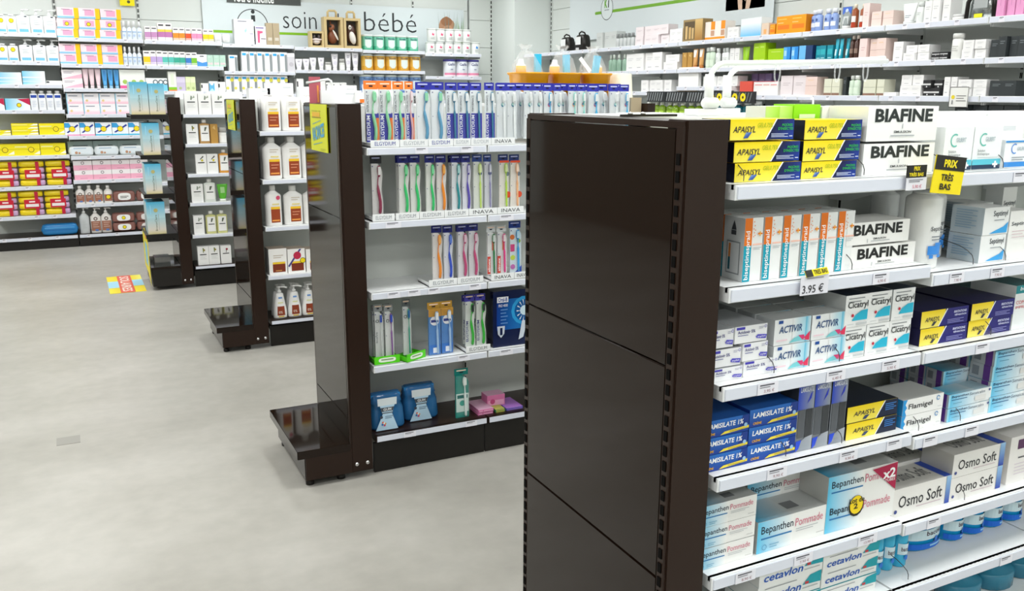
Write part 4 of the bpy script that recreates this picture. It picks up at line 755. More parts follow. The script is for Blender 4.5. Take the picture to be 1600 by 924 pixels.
# ------------------------------------------------------------------ goods on the shelves (metres)
DATA = [
    # kind, shelf, left edge, width, how many, height of the shelf, height, rows, front, depth, gap, deep
    ('gel', 'front gondola, top shelf', 0.936, 0.1376, 1, 1.301, 0.0304, 1, 1.085, 0.070, 0.001, 1),
    ('gel', 'front gondola, top shelf', 0.933, 0.1365, 1, 1.332, 0.0324, 1, 1.085, 0.070, 0.001, 1),
    ('gel', 'front gondola, top shelf', 0.920, 0.1319, 1, 1.367, 0.0329, 1, 1.085, 0.070, 0.001, 1),
    ('gel', 'front gondola, top shelf', 1.075, 0.1245, 1, 1.301, 0.0285, 1, 1.085, 0.070, 0.001, 1),
    ('gel', 'front gondola, top shelf', 1.075, 0.1283, 1, 1.330, 0.0338, 1, 1.085, 0.070, 0.001, 1),
    ('gel', 'front gondola, top shelf', 1.077, 0.1293, 1, 1.365, 0.0324, 1, 1.085, 0.070, 0.001, 1),
    ('white', 'front gondola, top shelf', 1.214, 0.1787, 1, 1.301, 0.0547, 1, 1.085, 0.100, 0.001, 1),
    ('white', 'front gondola, top shelf', 1.218, 0.1723, 1, 1.359, 0.0601, 1, 1.085, 0.100, 0.001, 1),
    ('anti', 'front gondola, top shelf', 1.414, 0.0800, 2, 1.301, 0.0808, 1, 1.085, 0.100, 0.001, 1),
    ('anti2', 'front gondola, top shelf', 1.587, 0.0735, 1, 1.301, 0.0552, 1, 1.085, 0.100, 0.001, 1),
    ('topbox', 'front gondola, top shelf', 1.548, 0.2575, 1, 1.301, 0.0938, 1, 1.200, 0.070, 0.001, 1),
    ('greenw', 'front gondola, top shelf', 1.071, 0.0332, 2, 1.301, 0.1171, 1, 1.175, 0.050, 0.001, 1),
    ('limew', 'front gondola, top shelf', 1.135, 0.0639, 1, 1.301, 0.1202, 1, 1.175, 0.050, 0.001, 1),
    ('upright', 'front gondola, top shelf', 1.203, 0.0562, 2, 1.301, 0.1167, 1, 1.175, 0.050, 0.001, 1),
    ('spray', 'front gondola, second shelf', 0.964, 0.0401, 6, 1.137, 0.1057, 1, 1.085, 0.050, 0.001, 2),
    ('white2', 'front gondola, second shelf', 1.205, 0.1652, 1, 1.137, 0.0402, 1, 1.085, 0.080, 0.001, 1),
    ('white2', 'front gondola, second shelf', 1.191, 0.1561, 1, 1.180, 0.0403, 1, 1.085, 0.080, 0.001, 1),
    ('sept', 'front gondola, second shelf', 1.388, 0.0636, 1, 1.120, 0.1426, 1, 1.085, 0.060, 0.001, 1),
    ('sept', 'front gondola, second shelf', 1.510, 0.0441, 1, 1.120, 0.1335, 1, 1.160, 0.060, 0.001, 1),
    ('sept', 'front gondola, second shelf', 1.424, 0.0495, 2, 1.137, 0.1171, 1, 1.205, 0.050, 0.001, 1),
    ('septi', 'front gondola, second shelf', 1.552, 0.0757, 1, 1.120, 0.0539, 2, 1.085, 0.070, 0.001, 1),
    ('septi', 'front gondola, second shelf', 1.617, 0.0710, 1, 1.120, 0.0521, 2, 1.165, 0.070, 0.001, 1),
    ('septi2', 'front gondola, second shelf', 1.630, 0.0668, 1, 1.120, 0.0976, 1, 1.085, 0.060, 0.001, 1),
    ('septi2', 'front gondola, second shelf', 1.747, 0.0456, 1, 1.120, 0.1298, 1, 1.185, 0.040, 0.001, 1),
    ('acic', 'front gondola, third shelf', 0.915, 0.0619, 1, 0.971, 0.0230, 1, 1.085, 0.110, 0.001, 1),
    ('acic', 'front gondola, third shelf', 0.981, 0.0762, 1, 0.971, 0.0277, 1, 1.085, 0.110, 0.001, 1),
    ('acic', 'front gondola, third shelf', 0.910, 0.0642, 1, 0.995, 0.0312, 1, 1.085, 0.110, 0.001, 1),
    ('acic', 'front gondola, third shelf', 0.976, 0.0554, 1, 0.999, 0.0318, 1, 1.085, 0.110, 0.001, 1),
    ('acic', 'front gondola, third shelf', 0.905, 0.0499, 1, 1.029, 0.0319, 1, 1.085, 0.110, 0.001, 1),
    ('acic', 'front gondola, third shelf', 0.957, 0.0700, 1, 1.032, 0.0302, 1, 1.085, 0.110, 0.001, 1),
    ('acti', 'front gondola, third shelf', 1.043, 0.0833, 1, 0.971, 0.0462, 2, 1.085, 0.045, 0.001, 4),
    ('acti', 'front gondola, third shelf', 1.129, 0.0830, 1, 0.971, 0.0461, 2, 1.085, 0.045, 0.001, 4),
    ('cica', 'front gondola, third shelf', 1.204, 0.0589, 3, 0.971, 0.0598, 2, 1.085, 0.100, 0.001, 1),
    ('cream', 'front gondola, third shelf', 1.408, 0.1337, 1, 0.971, 0.0340, 2, 1.085, 0.150, 0.001, 1),
    ('cream', 'front gondola, third shelf', 1.546, 0.1297, 1, 0.971, 0.0346, 2, 1.085, 0.150, 0.001, 1),
    ('comp', 'front gondola, third shelf', 1.678, 0.0784, 1, 0.971, 0.0931, 1, 1.085, 0.100, 0.001, 1),
    ('tealbox', 'front gondola, third shelf', 1.640, 0.0585, 4, 0.971, 0.0634, 1, 1.215, 0.040, 0.002, 1),
    ('lami', 'front gondola, fourth shelf', 0.902, 0.0983, 1, 0.811, 0.0308, 3, 1.085, 0.100, 0.001, 1),
    ('lami', 'front gondola, fourth shelf', 1.001, 0.1108, 1, 0.811, 0.0325, 3, 1.085, 0.100, 0.001, 1),
    ('lspr', 'front gondola, fourth shelf', 1.111, 0.0398, 3, 0.811, 0.1275, 1, 1.085, 0.045, 0.001, 2),
    ('mini', 'front gondola, fourth shelf', 1.236, 0.1330, 1, 0.811, 0.0321, 2, 1.085, 0.150, 0.001, 1),
    ('flam', 'front gondola, fourth shelf', 1.383, 0.1159, 1, 0.800, 0.0333, 2, 1.085, 0.080, 0.001, 1),
    ('sens', 'front gondola, fourth shelf', 1.512, 0.1305, 1, 0.800, 0.0288, 2, 1.085, 0.045, 0.001, 1),
    ('sens', 'front gondola, fourth shelf', 1.564, 0.1263, 1, 0.800, 0.0278, 3, 1.140, 0.040, 0.001, 3),
    ('sens', 'front gondola, fourth shelf', 1.638, 0.1477, 1, 0.800, 0.0331, 4, 1.085, 0.050, 0.001, 3),
    ('bepa', 'front gondola, fifth shelf', 0.903, 0.1294, 1, 0.627, 0.0404, 3, 1.085, 0.045, 0.001, 3),
    ('bepa', 'front gondola, fifth shelf', 1.037, 0.1729, 1, 0.627, 0.0624, 1, 1.085, 0.070, 0.001, 1),
    ('bepa', 'front gondola, fifth shelf', 1.076, 0.1712, 1, 0.627, 0.0490, 2, 1.160, 0.070, 0.001, 1),
    ('twin', 'front gondola, fifth shelf', 1.205, 0.1809, 1, 0.627, 0.1156, 1, 1.085, 0.090, 0.001, 1),
    ('osmo', 'front gondola, fifth shelf', 1.384, 0.1727, 1, 0.619, 0.0612, 1, 1.085, 0.075, 0.001, 1),
    ('osmo', 'front gondola, fifth shelf', 1.457, 0.1516, 1, 0.619, 0.0677, 1, 1.165, 0.070, 0.001, 1),
    ('osmo', 'front gondola, fifth shelf', 1.551, 0.1620, 1, 0.619, 0.0522, 2, 1.085, 0.075, 0.001, 1),
    ('osmo', 'front gondola, fifth shelf', 1.615, 0.1667, 1, 0.619, 0.0390, 2, 1.165, 0.070, 0.001, 1),
    ('plum', 'front gondola, fifth shelf', 1.734, 0.1003, 1, 0.619, 0.1087, 1, 1.085, 0.100, 0.001, 1),
    ('ceta', 'front gondola, sixth shelf', 1.050, 0.1572, 1, 0.475, 0.0404, 3, 1.085, 0.090, 0.001, 1),
    ('ceta', 'front gondola, sixth shelf', 1.209, 0.1503, 1, 0.475, 0.0356, 3, 1.085, 0.090, 0.001, 1),
    ('bacs', 'front gondola, sixth shelf', 1.350, 0.0353, 4, 0.475, 0.1150, 1, 1.115, 0.040, 0.001, 1),
    ('bacl', 'front gondola, sixth shelf', 1.522, 0.1221, 1, 0.475, 0.1250, 1, 1.140, 0.070, 0.001, 1),
    ('bacl', 'front gondola, sixth shelf', 1.644, 0.0668, 1, 0.475, 0.1250, 1, 1.140, 0.070, 0.001, 1),
    ('bacl', 'front gondola, sixth shelf', 1.711, 0.0690, 1, 0.475, 0.1250, 1, 1.140, 0.070, 0.001, 1),
    ('bacl', 'front gondola, sixth shelf', 1.780, 0.0690, 1, 0.475, 0.1250, 1, 1.140, 0.070, 0.001, 1),
    ('bacl', 'front gondola, sixth shelf', 1.849, 0.0689, 1, 0.475, 0.1250, 1, 1.140, 0.070, 0.001, 1),
    ('ceta', 'front gondola, sixth shelf', 1.137, 0.1053, 2, 0.475, 0.0893, 1, 1.195, 0.060, 0.001, 1),
    ('bacg', 'front gondola, lowest shelf', 1.708, 0.1140, 3, 0.300, 0.0628, 1, 1.140, 0.090, 0.001, 1),
    ('tb_or', 'second gondola, top shelf', 0.952, 0.0511, 2, 1.265, 0.2126, 1, 3.060, None, 0.001, 1),
    ('tb_or', 'second gondola, top shelf', 1.056, 0.0425, 1, 1.265, 0.2133, 1, 3.060, None, 0.001, 1),
    ('tb_orp', 'second gondola, top shelf', 1.102, 0.0332, 1, 1.265, 0.2137, 1, 3.060, None, 0.001, 1),
    ('tb_bl', 'second gondola, top shelf', 1.144, 0.0553, 2, 1.265, 0.2122, 1, 3.060, None, 0.001, 1),
    ('tb_pf', 'second gondola, top shelf', 1.261, 0.0483, 3, 1.265, 0.2112, 1, 3.060, None, 0.001, 1),
    ('tb_pf', 'second gondola, top shelf', 1.420, 0.0417, 1, 1.265, 0.2121, 1, 3.060, None, 0.001, 1),
    ('tb_wh', 'second gondola, top shelf', 1.465, 0.0452, 2, 1.265, 0.2104, 1, 3.060, None, 0.001, 1),
    ('tb_wh', 'second gondola, top shelf', 1.585, 0.0410, 2, 1.265, 0.2114, 1, 3.060, None, 0.001, 1),
    ('tb_wb', 'second gondola, top shelf', 1.672, 0.0417, 1, 1.265, 0.2096, 1, 3.060, None, 0.001, 1),
    ('tb_wh', 'second gondola, top shelf', 1.718, 0.0364, 1, 1.265, 0.2099, 1, 3.060, None, 0.001, 1),
    ('tb_wg', 'second gondola, top shelf', 1.784, 0.0402, 2, 1.265, 0.2107, 1, 3.060, None, 0.001, 1),
    ('tb_wb', 'second gondola, top shelf', 1.872, 0.0560, 1, 1.265, 0.2088, 1, 3.060, None, 0.001, 1),
    ('tb_wh', 'second gondola, top shelf', 1.975, 0.0451, 1, 1.265, 0.2096, 1, 3.060, None, 0.001, 1),
    ('tb_wb', 'second gondola, top shelf', 2.024, 0.0488, 1, 1.265, 0.2100, 1, 3.060, None, 0.001, 1),
    ('tb_or', 'second gondola, top shelf', 0.965, 0.0531, 2, 1.265, 0.2155, 1, 3.110, None, 0.001, 1),
    ('tb_bl', 'second gondola, top shelf', 1.163, 0.0562, 2, 1.265, 0.2129, 1, 3.110, None, 0.001, 1),
    ('tb_wh', 'second gondola, top shelf', 1.495, 0.0625, 9, 1.265, 0.2130, 1, 3.110, None, 0.001, 1),
    ('tb_lone', 'second gondola, second shelf', 0.965, 0.0446, 1, 1.000, 0.2165, 1, 3.060, None, 0.001, 1),
    ('tb_gr', 'second gondola, second shelf', 1.069, 0.0438, 2, 1.000, 0.2154, 1, 3.060, None, 0.001, 1),
    ('tb_gr', 'second gondola, second shelf', 1.174, 0.0397, 1, 1.000, 0.2133, 1, 3.060, None, 0.001, 1),
    ('tb_oo', 'second gondola, second shelf', 1.217, 0.0427, 1, 1.000, 0.2121, 1, 3.060, None, 0.001, 1),
    ('tb_te', 'second gondola, second shelf', 1.279, 0.0408, 1, 1.000, 0.2105, 1, 3.060, None, 0.001, 1),
    ('tb_vi', 'second gondola, second shelf', 1.323, 0.0387, 1, 1.000, 0.2094, 1, 3.060, None, 0.001, 1),
    ('tb_li', 'second gondola, second shelf', 1.368, 0.0419, 1, 1.000, 0.2105, 1, 3.060, None, 0.001, 1),
    ('tb_la', 'second gondola, second shelf', 1.414, 0.0342, 1, 1.000, 0.2094, 1, 3.060, None, 0.001, 1),
    ('tb_lo', 'second gondola, second shelf', 1.479, 0.0431, 1, 1.000, 0.2076, 1, 3.060, None, 0.001, 1),
    ('tb_pe', 'second gondola, second shelf', 1.526, 0.0437, 1, 1.000, 0.2064, 1, 3.060, None, 0.001, 1),
    ('tb_gr', 'second gondola, second shelf', 1.075, 0.0443, 2, 1.000, 0.2127, 1, 3.100, None, 0.001, 1),
    ('tb_te', 'second gondola, second shelf', 1.285, 0.0442, 2, 1.000, 0.2072, 1, 3.100, None, 0.001, 1),
    ('tb_oo', 'second gondola, third shelf', 1.197, 0.0433, 1, 0.738, 0.2095, 1, 3.060, None, 0.001, 1),
    ('tb_cb', 'second gondola, third shelf', 1.244, 0.0412, 1, 0.738, 0.2067, 1, 3.060, None, 0.001, 1),
    ('tb_pk', 'second gondola, third shelf', 1.302, 0.0448, 2, 0.738, 0.2065, 1, 3.060, None, 0.001, 1),
    ('tb_eg', 'second gondola, third shelf', 1.427, 0.0405, 1, 0.738, 0.1953, 1, 3.060, None, 0.001, 1),
    ('tb_ep', 'second gondola, third shelf', 1.471, 0.0438, 1, 0.738, 0.1925, 1, 3.060, None, 0.001, 1),
    ('tb_kid', 'second gondola, third shelf', 1.524, 0.0530, 1, 0.738, 0.2066, 1, 3.060, None, 0.001, 1),
    ('tb_pk', 'second gondola, third shelf', 1.314, 0.0454, 2, 0.738, 0.2004, 1, 3.100, None, 0.001, 1),
    ('tb_s1', 'second gondola, fourth shelf', 0.961, 0.0364, 1, 0.455, 0.2095, 1, 3.060, None, 0.001, 1),
    ('tb_s2', 'second gondola, fourth shelf', 1.001, 0.0368, 1, 0.455, 0.2053, 1, 3.060, None, 0.001, 1),
    ('tb_s3', 'second gondola, fourth shelf', 1.073, 0.0349, 1, 0.455, 0.2179, 1, 3.060, None, 0.001, 1),
    ('tb_s1', 'second gondola, fourth shelf', 0.962, 0.0369, 2, 0.455, 0.1987, 1, 3.100, None, 0.001, 1),
    ('tb_in', 'second gondola, fourth shelf', 1.174, 0.0523, 2, 0.440, 0.2091, 1, 3.060, None, 0.001, 1),
    ('tb_gb', 'second gondola, fourth shelf', 1.332, 0.0447, 2, 0.455, 0.2095, 1, 3.060, None, 0.001, 1),
    ('tb_gb', 'second gondola, fourth shelf', 1.338, 0.0451, 2, 0.455, 0.2005, 1, 3.100, None, 0.001, 1),
    ('oral', 'second gondola, fourth shelf', 1.446, 0.1573, 1, 0.440, 0.2311, 1, 3.060, None, 0.001, 1),
    ('tb_gt', 'second gondola, lowest shelf', 1.285, 0.0601, 1, 0.162, 0.2038, 1, 3.060, None, 0.001, 1),
    ('pinkpk', 'second gondola, lowest shelf', 1.380, 0.0678, 1, 0.162, 0.0121, 2, 3.060, 0.120, 0.001, 1),
    ('greenpk', 'second gondola, lowest shelf', 1.457, 0.0427, 1, 0.162, 0.0069, 2, 3.060, 0.120, 0.001, 1),
    ('violetpk', 'second gondola, lowest shelf', 1.507, 0.0761, 1, 0.162, 0.0057, 2, 3.060, 0.120, 0.001, 1),
    ('pinkpk', 'second gondola, lowest shelf', 1.443, 0.0813, 1, 0.164, 0.0560, 1, 3.110, 0.060, 0.001, 1),
    ('milk', 'third gondola, top shelf', 0.961, 0.1099, 3, 1.229, 0.1969, 1, 5.000, 0.070, 0.001, 2),
    ('milk2', 'third gondola, second shelf', 0.954, 0.1086, 3, 0.964, 0.2320, 1, 5.000, 0.070, 0.001, 2),
    ('milk3', 'third gondola, third shelf', 0.953, 0.0946, 1, 0.700, 0.2298, 1, 5.000, 0.070, 0.001, 1),
    ('milk2', 'third gondola, third shelf', 1.059, 0.1085, 2, 0.700, 0.2229, 1, 5.000, 0.070, 0.001, 1),
    ('dry', 'third gondola, fourth shelf', 0.952, 0.1033, 1, 0.422, 0.1483, 1, 5.000, 0.100, 0.001, 1),
    ('drylot', 'third gondola, fourth shelf', 1.060, 0.1017, 1, 0.422, 0.1404, 1, 5.000, 0.100, 0.001, 1),
    ('dry', 'third gondola, fourth shelf', 1.166, 0.1036, 1, 0.422, 0.1324, 1, 5.000, 0.100, 0.001, 1),
    ('milkpump', 'third gondola, lowest shelf', 0.967, 0.0815, 3, 0.160, 0.1861, 1, 5.000, 0.060, 0.001, 2),
    ('klor', 'farthest gondola, top shelf', 0.776, 0.0912, 3, 1.280, 0.1487, 1, 6.870, 0.060, 0.004, 1),
    ('klorb', 'farthest gondola, second shelf', 0.773, 0.0832, 1, 1.068, 0.1422, 1, 6.870, 0.060, 0.001, 1),
    ('sh_gold', 'farthest gondola, second shelf', 0.863, 0.0797, 1, 1.068, 0.1734, 1, 6.870, 0.050, 0.001, 1),
    ('gold', 'farthest gondola, second shelf', 0.942, 0.0533, 1, 1.068, 0.1404, 1, 6.870, 0.060, 0.001, 1),
    ('jar', 'farthest gondola, second shelf', 1.000, 0.0675, 1, 1.068, 0.1164, 1, 6.870, 0.060, 0.001, 1),
    ('klory', 'farthest gondola, third shelf', 0.823, 0.0781, 2, 0.849, 0.1420, 1, 6.870, 0.060, 0.001, 1),
    ('sh_orange', 'farthest gondola, third shelf', 0.987, 0.0771, 1, 0.849, 0.1717, 1, 6.870, 0.050, 0.001, 1),
    ('klor', 'farthest gondola, fourth shelf', 0.776, 0.0845, 1, 0.637, 0.1358, 1, 6.870, 0.060, 0.001, 1),
    ('sh_clear', 'farthest gondola, fourth shelf', 0.867, 0.0856, 1, 0.637, 0.1700, 1, 6.870, 0.050, 0.001, 1),
    ('t_green', 'farthest gondola, fourth shelf', 0.962, 0.0775, 1, 0.637, 0.1283, 1, 6.870, 0.040, 0.001, 1),
    ('klor', 'farthest gondola, fifth shelf', 0.776, 0.0761, 1, 0.397, 0.1427, 1, 6.870, 0.060, 0.001, 1),
    ('sh_yellow', 'farthest gondola, fifth shelf', 0.864, 0.0774, 2, 0.397, 0.1692, 1, 6.870, 0.050, 0.001, 1),
    ('klorb', 'farthest gondola, lowest shelf', 0.787, 0.0796, 2, 0.162, 0.1417, 1, 6.870, 0.060, 0.001, 1),
    ('klorr', 'farthest gondola, lowest shelf', 0.954, 0.0786, 1, 0.162, 0.1375, 1, 6.870, 0.060, 0.001, 1),
    ('lotioncap', 'first back-wall bay, top shelf', -0.468, 0.0780, 2, 1.943, 0.1565, 1, 9.210, None, 0.001, 1),
    ('lotionpump', 'first back-wall bay, top shelf', -0.309, 0.1037, 3, 1.943, 0.2044, 1, 9.210, None, 0.001, 1),
    ('lotioncap', 'first back-wall bay, second shelf', -0.486, 0.0810, 2, 1.700, 0.1501, 1, 9.210, None, 0.001, 1),
    ('lotionpump', 'first back-wall bay, second shelf', -0.316, 0.1061, 3, 1.700, 0.1900, 1, 9.210, None, 0.001, 1),
    ('bluewhite', 'first back-wall bay, third shelf', -0.510, 0.1887, 1, 1.499, 0.1037, 1, 9.210, None, 0.001, 1),
    ('bluewhite', 'first back-wall bay, third shelf', -0.315, 0.1825, 1, 1.499, 0.1176, 1, 9.210, None, 0.001, 1),
    ('flatwhite', 'first back-wall bay, third shelf', -0.131, 0.1340, 1, 1.499, 0.0352, 1, 9.210, None, 0.001, 1),
    ('bluered', 'first back-wall bay, fourth shelf', -0.663, 0.1817, 1, 1.274, 0.1011, 1, 9.210, None, 0.001, 1),
    ('bluered', 'first back-wall bay, fourth shelf', -0.475, 0.1958, 1, 1.274, 0.1013, 1, 9.210, None, 0.001, 1),
    ('milkblue', 'first back-wall bay, fourth shelf', -0.275, 0.0636, 4, 1.274, 0.1696, 1, 9.210, None, 0.001, 1),
    ('yellowpad', 'first back-wall bay, fifth shelf', -0.652, 0.1933, 1, 1.051, 0.0436, 1, 9.210, None, 0.001, 1),
    ('yellowpad', 'first back-wall bay, fifth shelf', -0.450, 0.2131, 1, 1.051, 0.0516, 2, 9.210, None, 0.001, 1),
    ('yellowpads', 'first back-wall bay, fifth shelf', -0.230, 0.2078, 1, 1.051, 0.1008, 1, 9.210, None, 0.001, 1),
    ('yellowpads', 'first back-wall bay, sixth shelf', -0.659, 0.2090, 3, 0.867, 0.1047, 1, 9.210, None, 0.001, 1),
    ('bundle', 'first back-wall bay, seventh shelf', -0.653, 0.2068, 3, 0.587, 0.2278, 1, 9.210, None, 0.010, 1),
    ('bundle', 'first back-wall bay, eighth shelf', -0.684, 0.2042, 3, 0.316, 0.2262, 1, 9.210, None, 0.010, 1),
    ('bluebale', 'first back-wall bay, lowest shelf', -0.309, 0.3140, 1, 0.118, 0.1086, 1, 9.210, None, 0.001, 1),
    ('pinkyel', 'second back-wall bay, top shelf', 0.000, 0.1762, 3, 1.915, 0.0767, 1, 9.210, None, 0.001, 1),
    ('pinkyels', 'second back-wall bay, top shelf', 0.009, 0.1759, 3, 1.992, 0.0899, 1, 9.210, None, 0.001, 1),
    ('pinkyel', 'second back-wall bay, top shelf', 0.018, 0.1756, 3, 2.084, 0.0928, 1, 9.210, None, 0.001, 1),
    ('slim', 'second back-wall bay, top shelf', 0.540, 0.0432, 4, 1.915, 0.1635, 1, 9.210, None, 0.001, 1),
    ('pinkyel', 'second back-wall bay, second shelf', 0.003, 0.1753, 3, 1.684, 0.0893, 2, 9.210, None, 0.001, 1),
    ('slim', 'second back-wall bay, second shelf', 0.531, 0.0406, 4, 1.684, 0.1650, 1, 9.210, None, 0.001, 1),
    ('pinkwhite', 'second back-wall bay, third shelf', 0.002, 0.1678, 1, 1.468, 0.0824, 2, 9.210, None, 0.001, 1),
    ('t_pink', 'second back-wall bay, third shelf', 0.172, 0.0509, 3, 1.468, 0.1787, 1, 9.210, None, 0.001, 1),
    ('t_blue', 'second back-wall bay, third shelf', 0.332, 0.0499, 3, 1.468, 0.1754, 1, 9.210, None, 0.001, 1),
    ('greenwhite', 'second back-wall bay, third shelf', 0.485, 0.2217, 1, 1.468, 0.1724, 1, 9.210, None, 0.001, 1),
    ('pinkbaby', 'second back-wall bay, fourth shelf', 0.018, 0.1359, 4, 1.235, 0.0934, 2, 9.210, None, 0.001, 1),
    ('swimblue', 'second back-wall bay, fifth shelf', -0.021, 0.1247, 2, 1.037, 0.1240, 1, 9.210, None, 0.001, 1),
    ('swimcyan', 'second back-wall bay, fifth shelf', 0.236, 0.1415, 3, 1.037, 0.1205, 1, 9.210, None, 0.001, 1),
    ('wipes', 'second back-wall bay, sixth shelf', -0.009, 0.2154, 3, 0.851, 0.0890, 1, 9.210, 0.080, 0.001, 1),
    ('sage', 'second back-wall bay, sixth shelf', -0.012, 0.2135, 3, 0.851, 0.1323, 1, 9.300, 0.100, 0.001, 1),
    ('pinktwo', 'second back-wall bay, seventh shelf', 0.017, 0.1611, 4, 0.628, 0.0896, 2, 9.210, None, 0.001, 1),
    ('browncap', 'second back-wall bay, eighth shelf', 0.011, 0.0772, 3, 0.404, 0.1699, 1, 9.210, None, 0.001, 1),
    ('brownst', 'second back-wall bay, eighth shelf', 0.251, 0.0767, 1, 0.404, 0.1631, 1, 9.210, None, 0.001, 1),
    ('wipesb', 'second back-wall bay, eighth shelf', 0.327, 0.2040, 2, 0.404, 0.1040, 1, 9.210, None, 0.001, 1),
    ('greypump', 'second back-wall bay, lowest shelf', 0.019, 0.0862, 1, 0.118, 0.2474, 1, 9.210, None, 0.001, 1),
    ('brownpump', 'second back-wall bay, lowest shelf', 0.112, 0.0931, 2, 0.118, 0.2398, 1, 9.210, None, 0.001, 1),
    ('wipesy', 'second back-wall bay, lowest shelf', 0.299, 0.2136, 2, 0.118, 0.0901, 2, 9.210, None, 0.001, 1),
    ('doz_purple', 'third back-wall bay, top shelf', 0.737, 0.0552, 2, 1.911, 0.1276, 1, 9.210, None, 0.001, 1),
    ('doz_tall', 'third back-wall bay, top shelf', 0.851, 0.0644, 2, 1.911, 0.1610, 1, 9.210, None, 0.001, 1),
    ('doz_orange', 'third back-wall bay, top shelf', 0.986, 0.0538, 2, 1.911, 0.1247, 1, 9.210, None, 0.001, 1),
    ('doz_red', 'third back-wall bay, top shelf', 1.100, 0.0513, 1, 1.911, 0.1219, 1, 9.210, None, 0.001, 1),
    ('doz_rose', 'third back-wall bay, top shelf', 1.153, 0.0488, 2, 1.911, 0.1245, 1, 9.210, None, 0.001, 1),
    ('doz_yellow', 'third back-wall bay, top shelf', 1.258, 0.0494, 2, 1.911, 0.1163, 1, 9.210, None, 0.001, 1),
    ('whitesoft', 'third back-wall bay, top shelf', 1.363, 0.0741, 2, 1.911, 0.0789, 1, 9.210, None, 0.001, 1),
    ('doz_yellow', 'third back-wall bay, second shelf', 0.707, 0.0608, 1, 1.681, 0.1367, 1, 9.210, None, 0.001, 1),
    ('doz_lilac', 'third back-wall bay, second shelf', 0.769, 0.0529, 2, 1.681, 0.1387, 1, 9.210, None, 0.001, 1),
    ('doz_teal', 'third back-wall bay, second shelf', 0.876, 0.0506, 2, 1.681, 0.1354, 1, 9.210, None, 0.001, 1),
    ('doz_green', 'third back-wall bay, second shelf', 0.979, 0.0512, 2, 1.681, 0.1319, 1, 9.210, None, 0.001, 1),
    ('doz_blue', 'third back-wall bay, second shelf', 1.083, 0.0516, 1, 1.681, 0.1278, 1, 9.210, None, 0.001, 1),
    ('doz_lime', 'third back-wall bay, second shelf', 1.136, 0.0519, 1, 1.681, 0.1291, 1, 9.210, None, 0.001, 1),
    ('bluewave', 'third back-wall bay, second shelf', 1.188, 0.0937, 1, 1.681, 0.1128, 1, 9.210, None, 0.001, 1),
    ('mint', 'third back-wall bay, second shelf', 1.282, 0.0570, 3, 1.681, 0.1098, 1, 9.210, None, 0.001, 1),
    ('tealcircle', 'third back-wall bay, third shelf', 0.710, 0.1927, 1, 1.447, 0.1196, 1, 9.210, None, 0.001, 1),
    ('tallgreen', 'third back-wall bay, third shelf', 0.911, 0.0741, 1, 1.447, 0.1806, 1, 9.210, None, 0.001, 1),
    ('lilacpale', 'third back-wall bay, third shelf', 0.985, 0.0806, 1, 1.447, 0.1339, 1, 9.210, None, 0.001, 1),
    ('limepale', 'third back-wall bay, third shelf', 1.066, 0.0460, 2, 1.447, 0.1350, 1, 9.210, None, 0.001, 1),
    ('flatwhite', 'third back-wall bay, third shelf', 1.206, 0.0705, 1, 1.447, 0.0759, 1, 9.210, None, 0.001, 1),
    ('blueW', 'third back-wall bay, third shelf', 1.283, 0.0832, 1, 1.447, 0.0949, 1, 9.210, None, 0.001, 1),
    ('flatwhite', 'third back-wall bay, third shelf', 1.367, 0.0717, 1, 1.447, 0.0896, 1, 9.210, None, 0.001, 1),
    ('device', 'fourth back-wall bay, top shelf', 1.553, 0.1889, 1, 1.899, 0.2362, 1, 9.210, None, 0.001, 1),
    ('comb', 'fourth back-wall bay, top shelf', 1.753, 0.1049, 1, 1.899, 0.1757, 1, 9.210, None, 0.001, 1),
    ('kraft', 'fourth back-wall bay, top shelf', 1.860, 0.0651, 2, 1.899, 0.2104, 1, 9.210, None, 0.001, 1),
    ('uri', 'fourth back-wall bay, second shelf', 1.485, 0.0844, 1, 1.641, 0.1527, 1, 9.210, None, 0.001, 1),
    ('uri', 'fourth back-wall bay, second shelf', 1.608, 0.0733, 6, 1.641, 0.1901, 1, 9.210, None, 0.001, 1),
    ('urig', 'fourth back-wall bay, second shelf', 2.054, 0.0764, 1, 1.641, 0.1839, 1, 9.210, None, 0.001, 1),
    ('uriy', 'fourth back-wall bay, third shelf', 1.442, 0.0750, 8, 1.424, 0.1776, 1, 9.210, None, 0.001, 1),
    ('t_purple', 'fifth back-wall bay, second shelf', 2.137, 0.0770, 1, 1.664, 0.1072, 1, 9.210, 0.050, 0.001, 1),
    ('t_purple', 'fifth back-wall bay, second shelf', 2.215, 0.0711, 1, 1.664, 0.1087, 1, 9.210, 0.050, 0.001, 1),
    ('t_purple', 'fifth back-wall bay, second shelf', 2.287, 0.0716, 1, 1.664, 0.1228, 1, 9.210, 0.050, 0.001, 1),
    ('t_purple', 'fifth back-wall bay, second shelf', 2.373, 0.0655, 1, 1.664, 0.1245, 1, 9.210, 0.050, 0.001, 1),
    ('t_purple', 'fifth back-wall bay, second shelf', 2.514, 0.0731, 1, 1.664, 0.1658, 1, 9.210, 0.050, 0.001, 1),
    ('t_purple', 'fifth back-wall bay, second shelf', 2.656, 0.0673, 1, 1.664, 0.1818, 1, 9.210, 0.050, 0.001, 1),
    ('t_purple', 'fifth back-wall bay, second shelf', 2.731, 0.0746, 1, 1.664, 0.1836, 1, 9.210, 0.050, 0.001, 1),
    ('jar', 'fifth back-wall bay, second shelf', 2.445, 0.0660, 1, 1.664, 0.0815, 1, 9.210, None, 0.001, 1),
    ('jar', 'fifth back-wall bay, second shelf', 2.594, 0.0601, 1, 1.664, 0.1163, 1, 9.210, None, 0.001, 1),
    ('flatwhite', 'fifth back-wall bay, third shelf', 2.139, 0.0709, 1, 1.439, 0.1370, 1, 9.210, None, 0.001, 1),
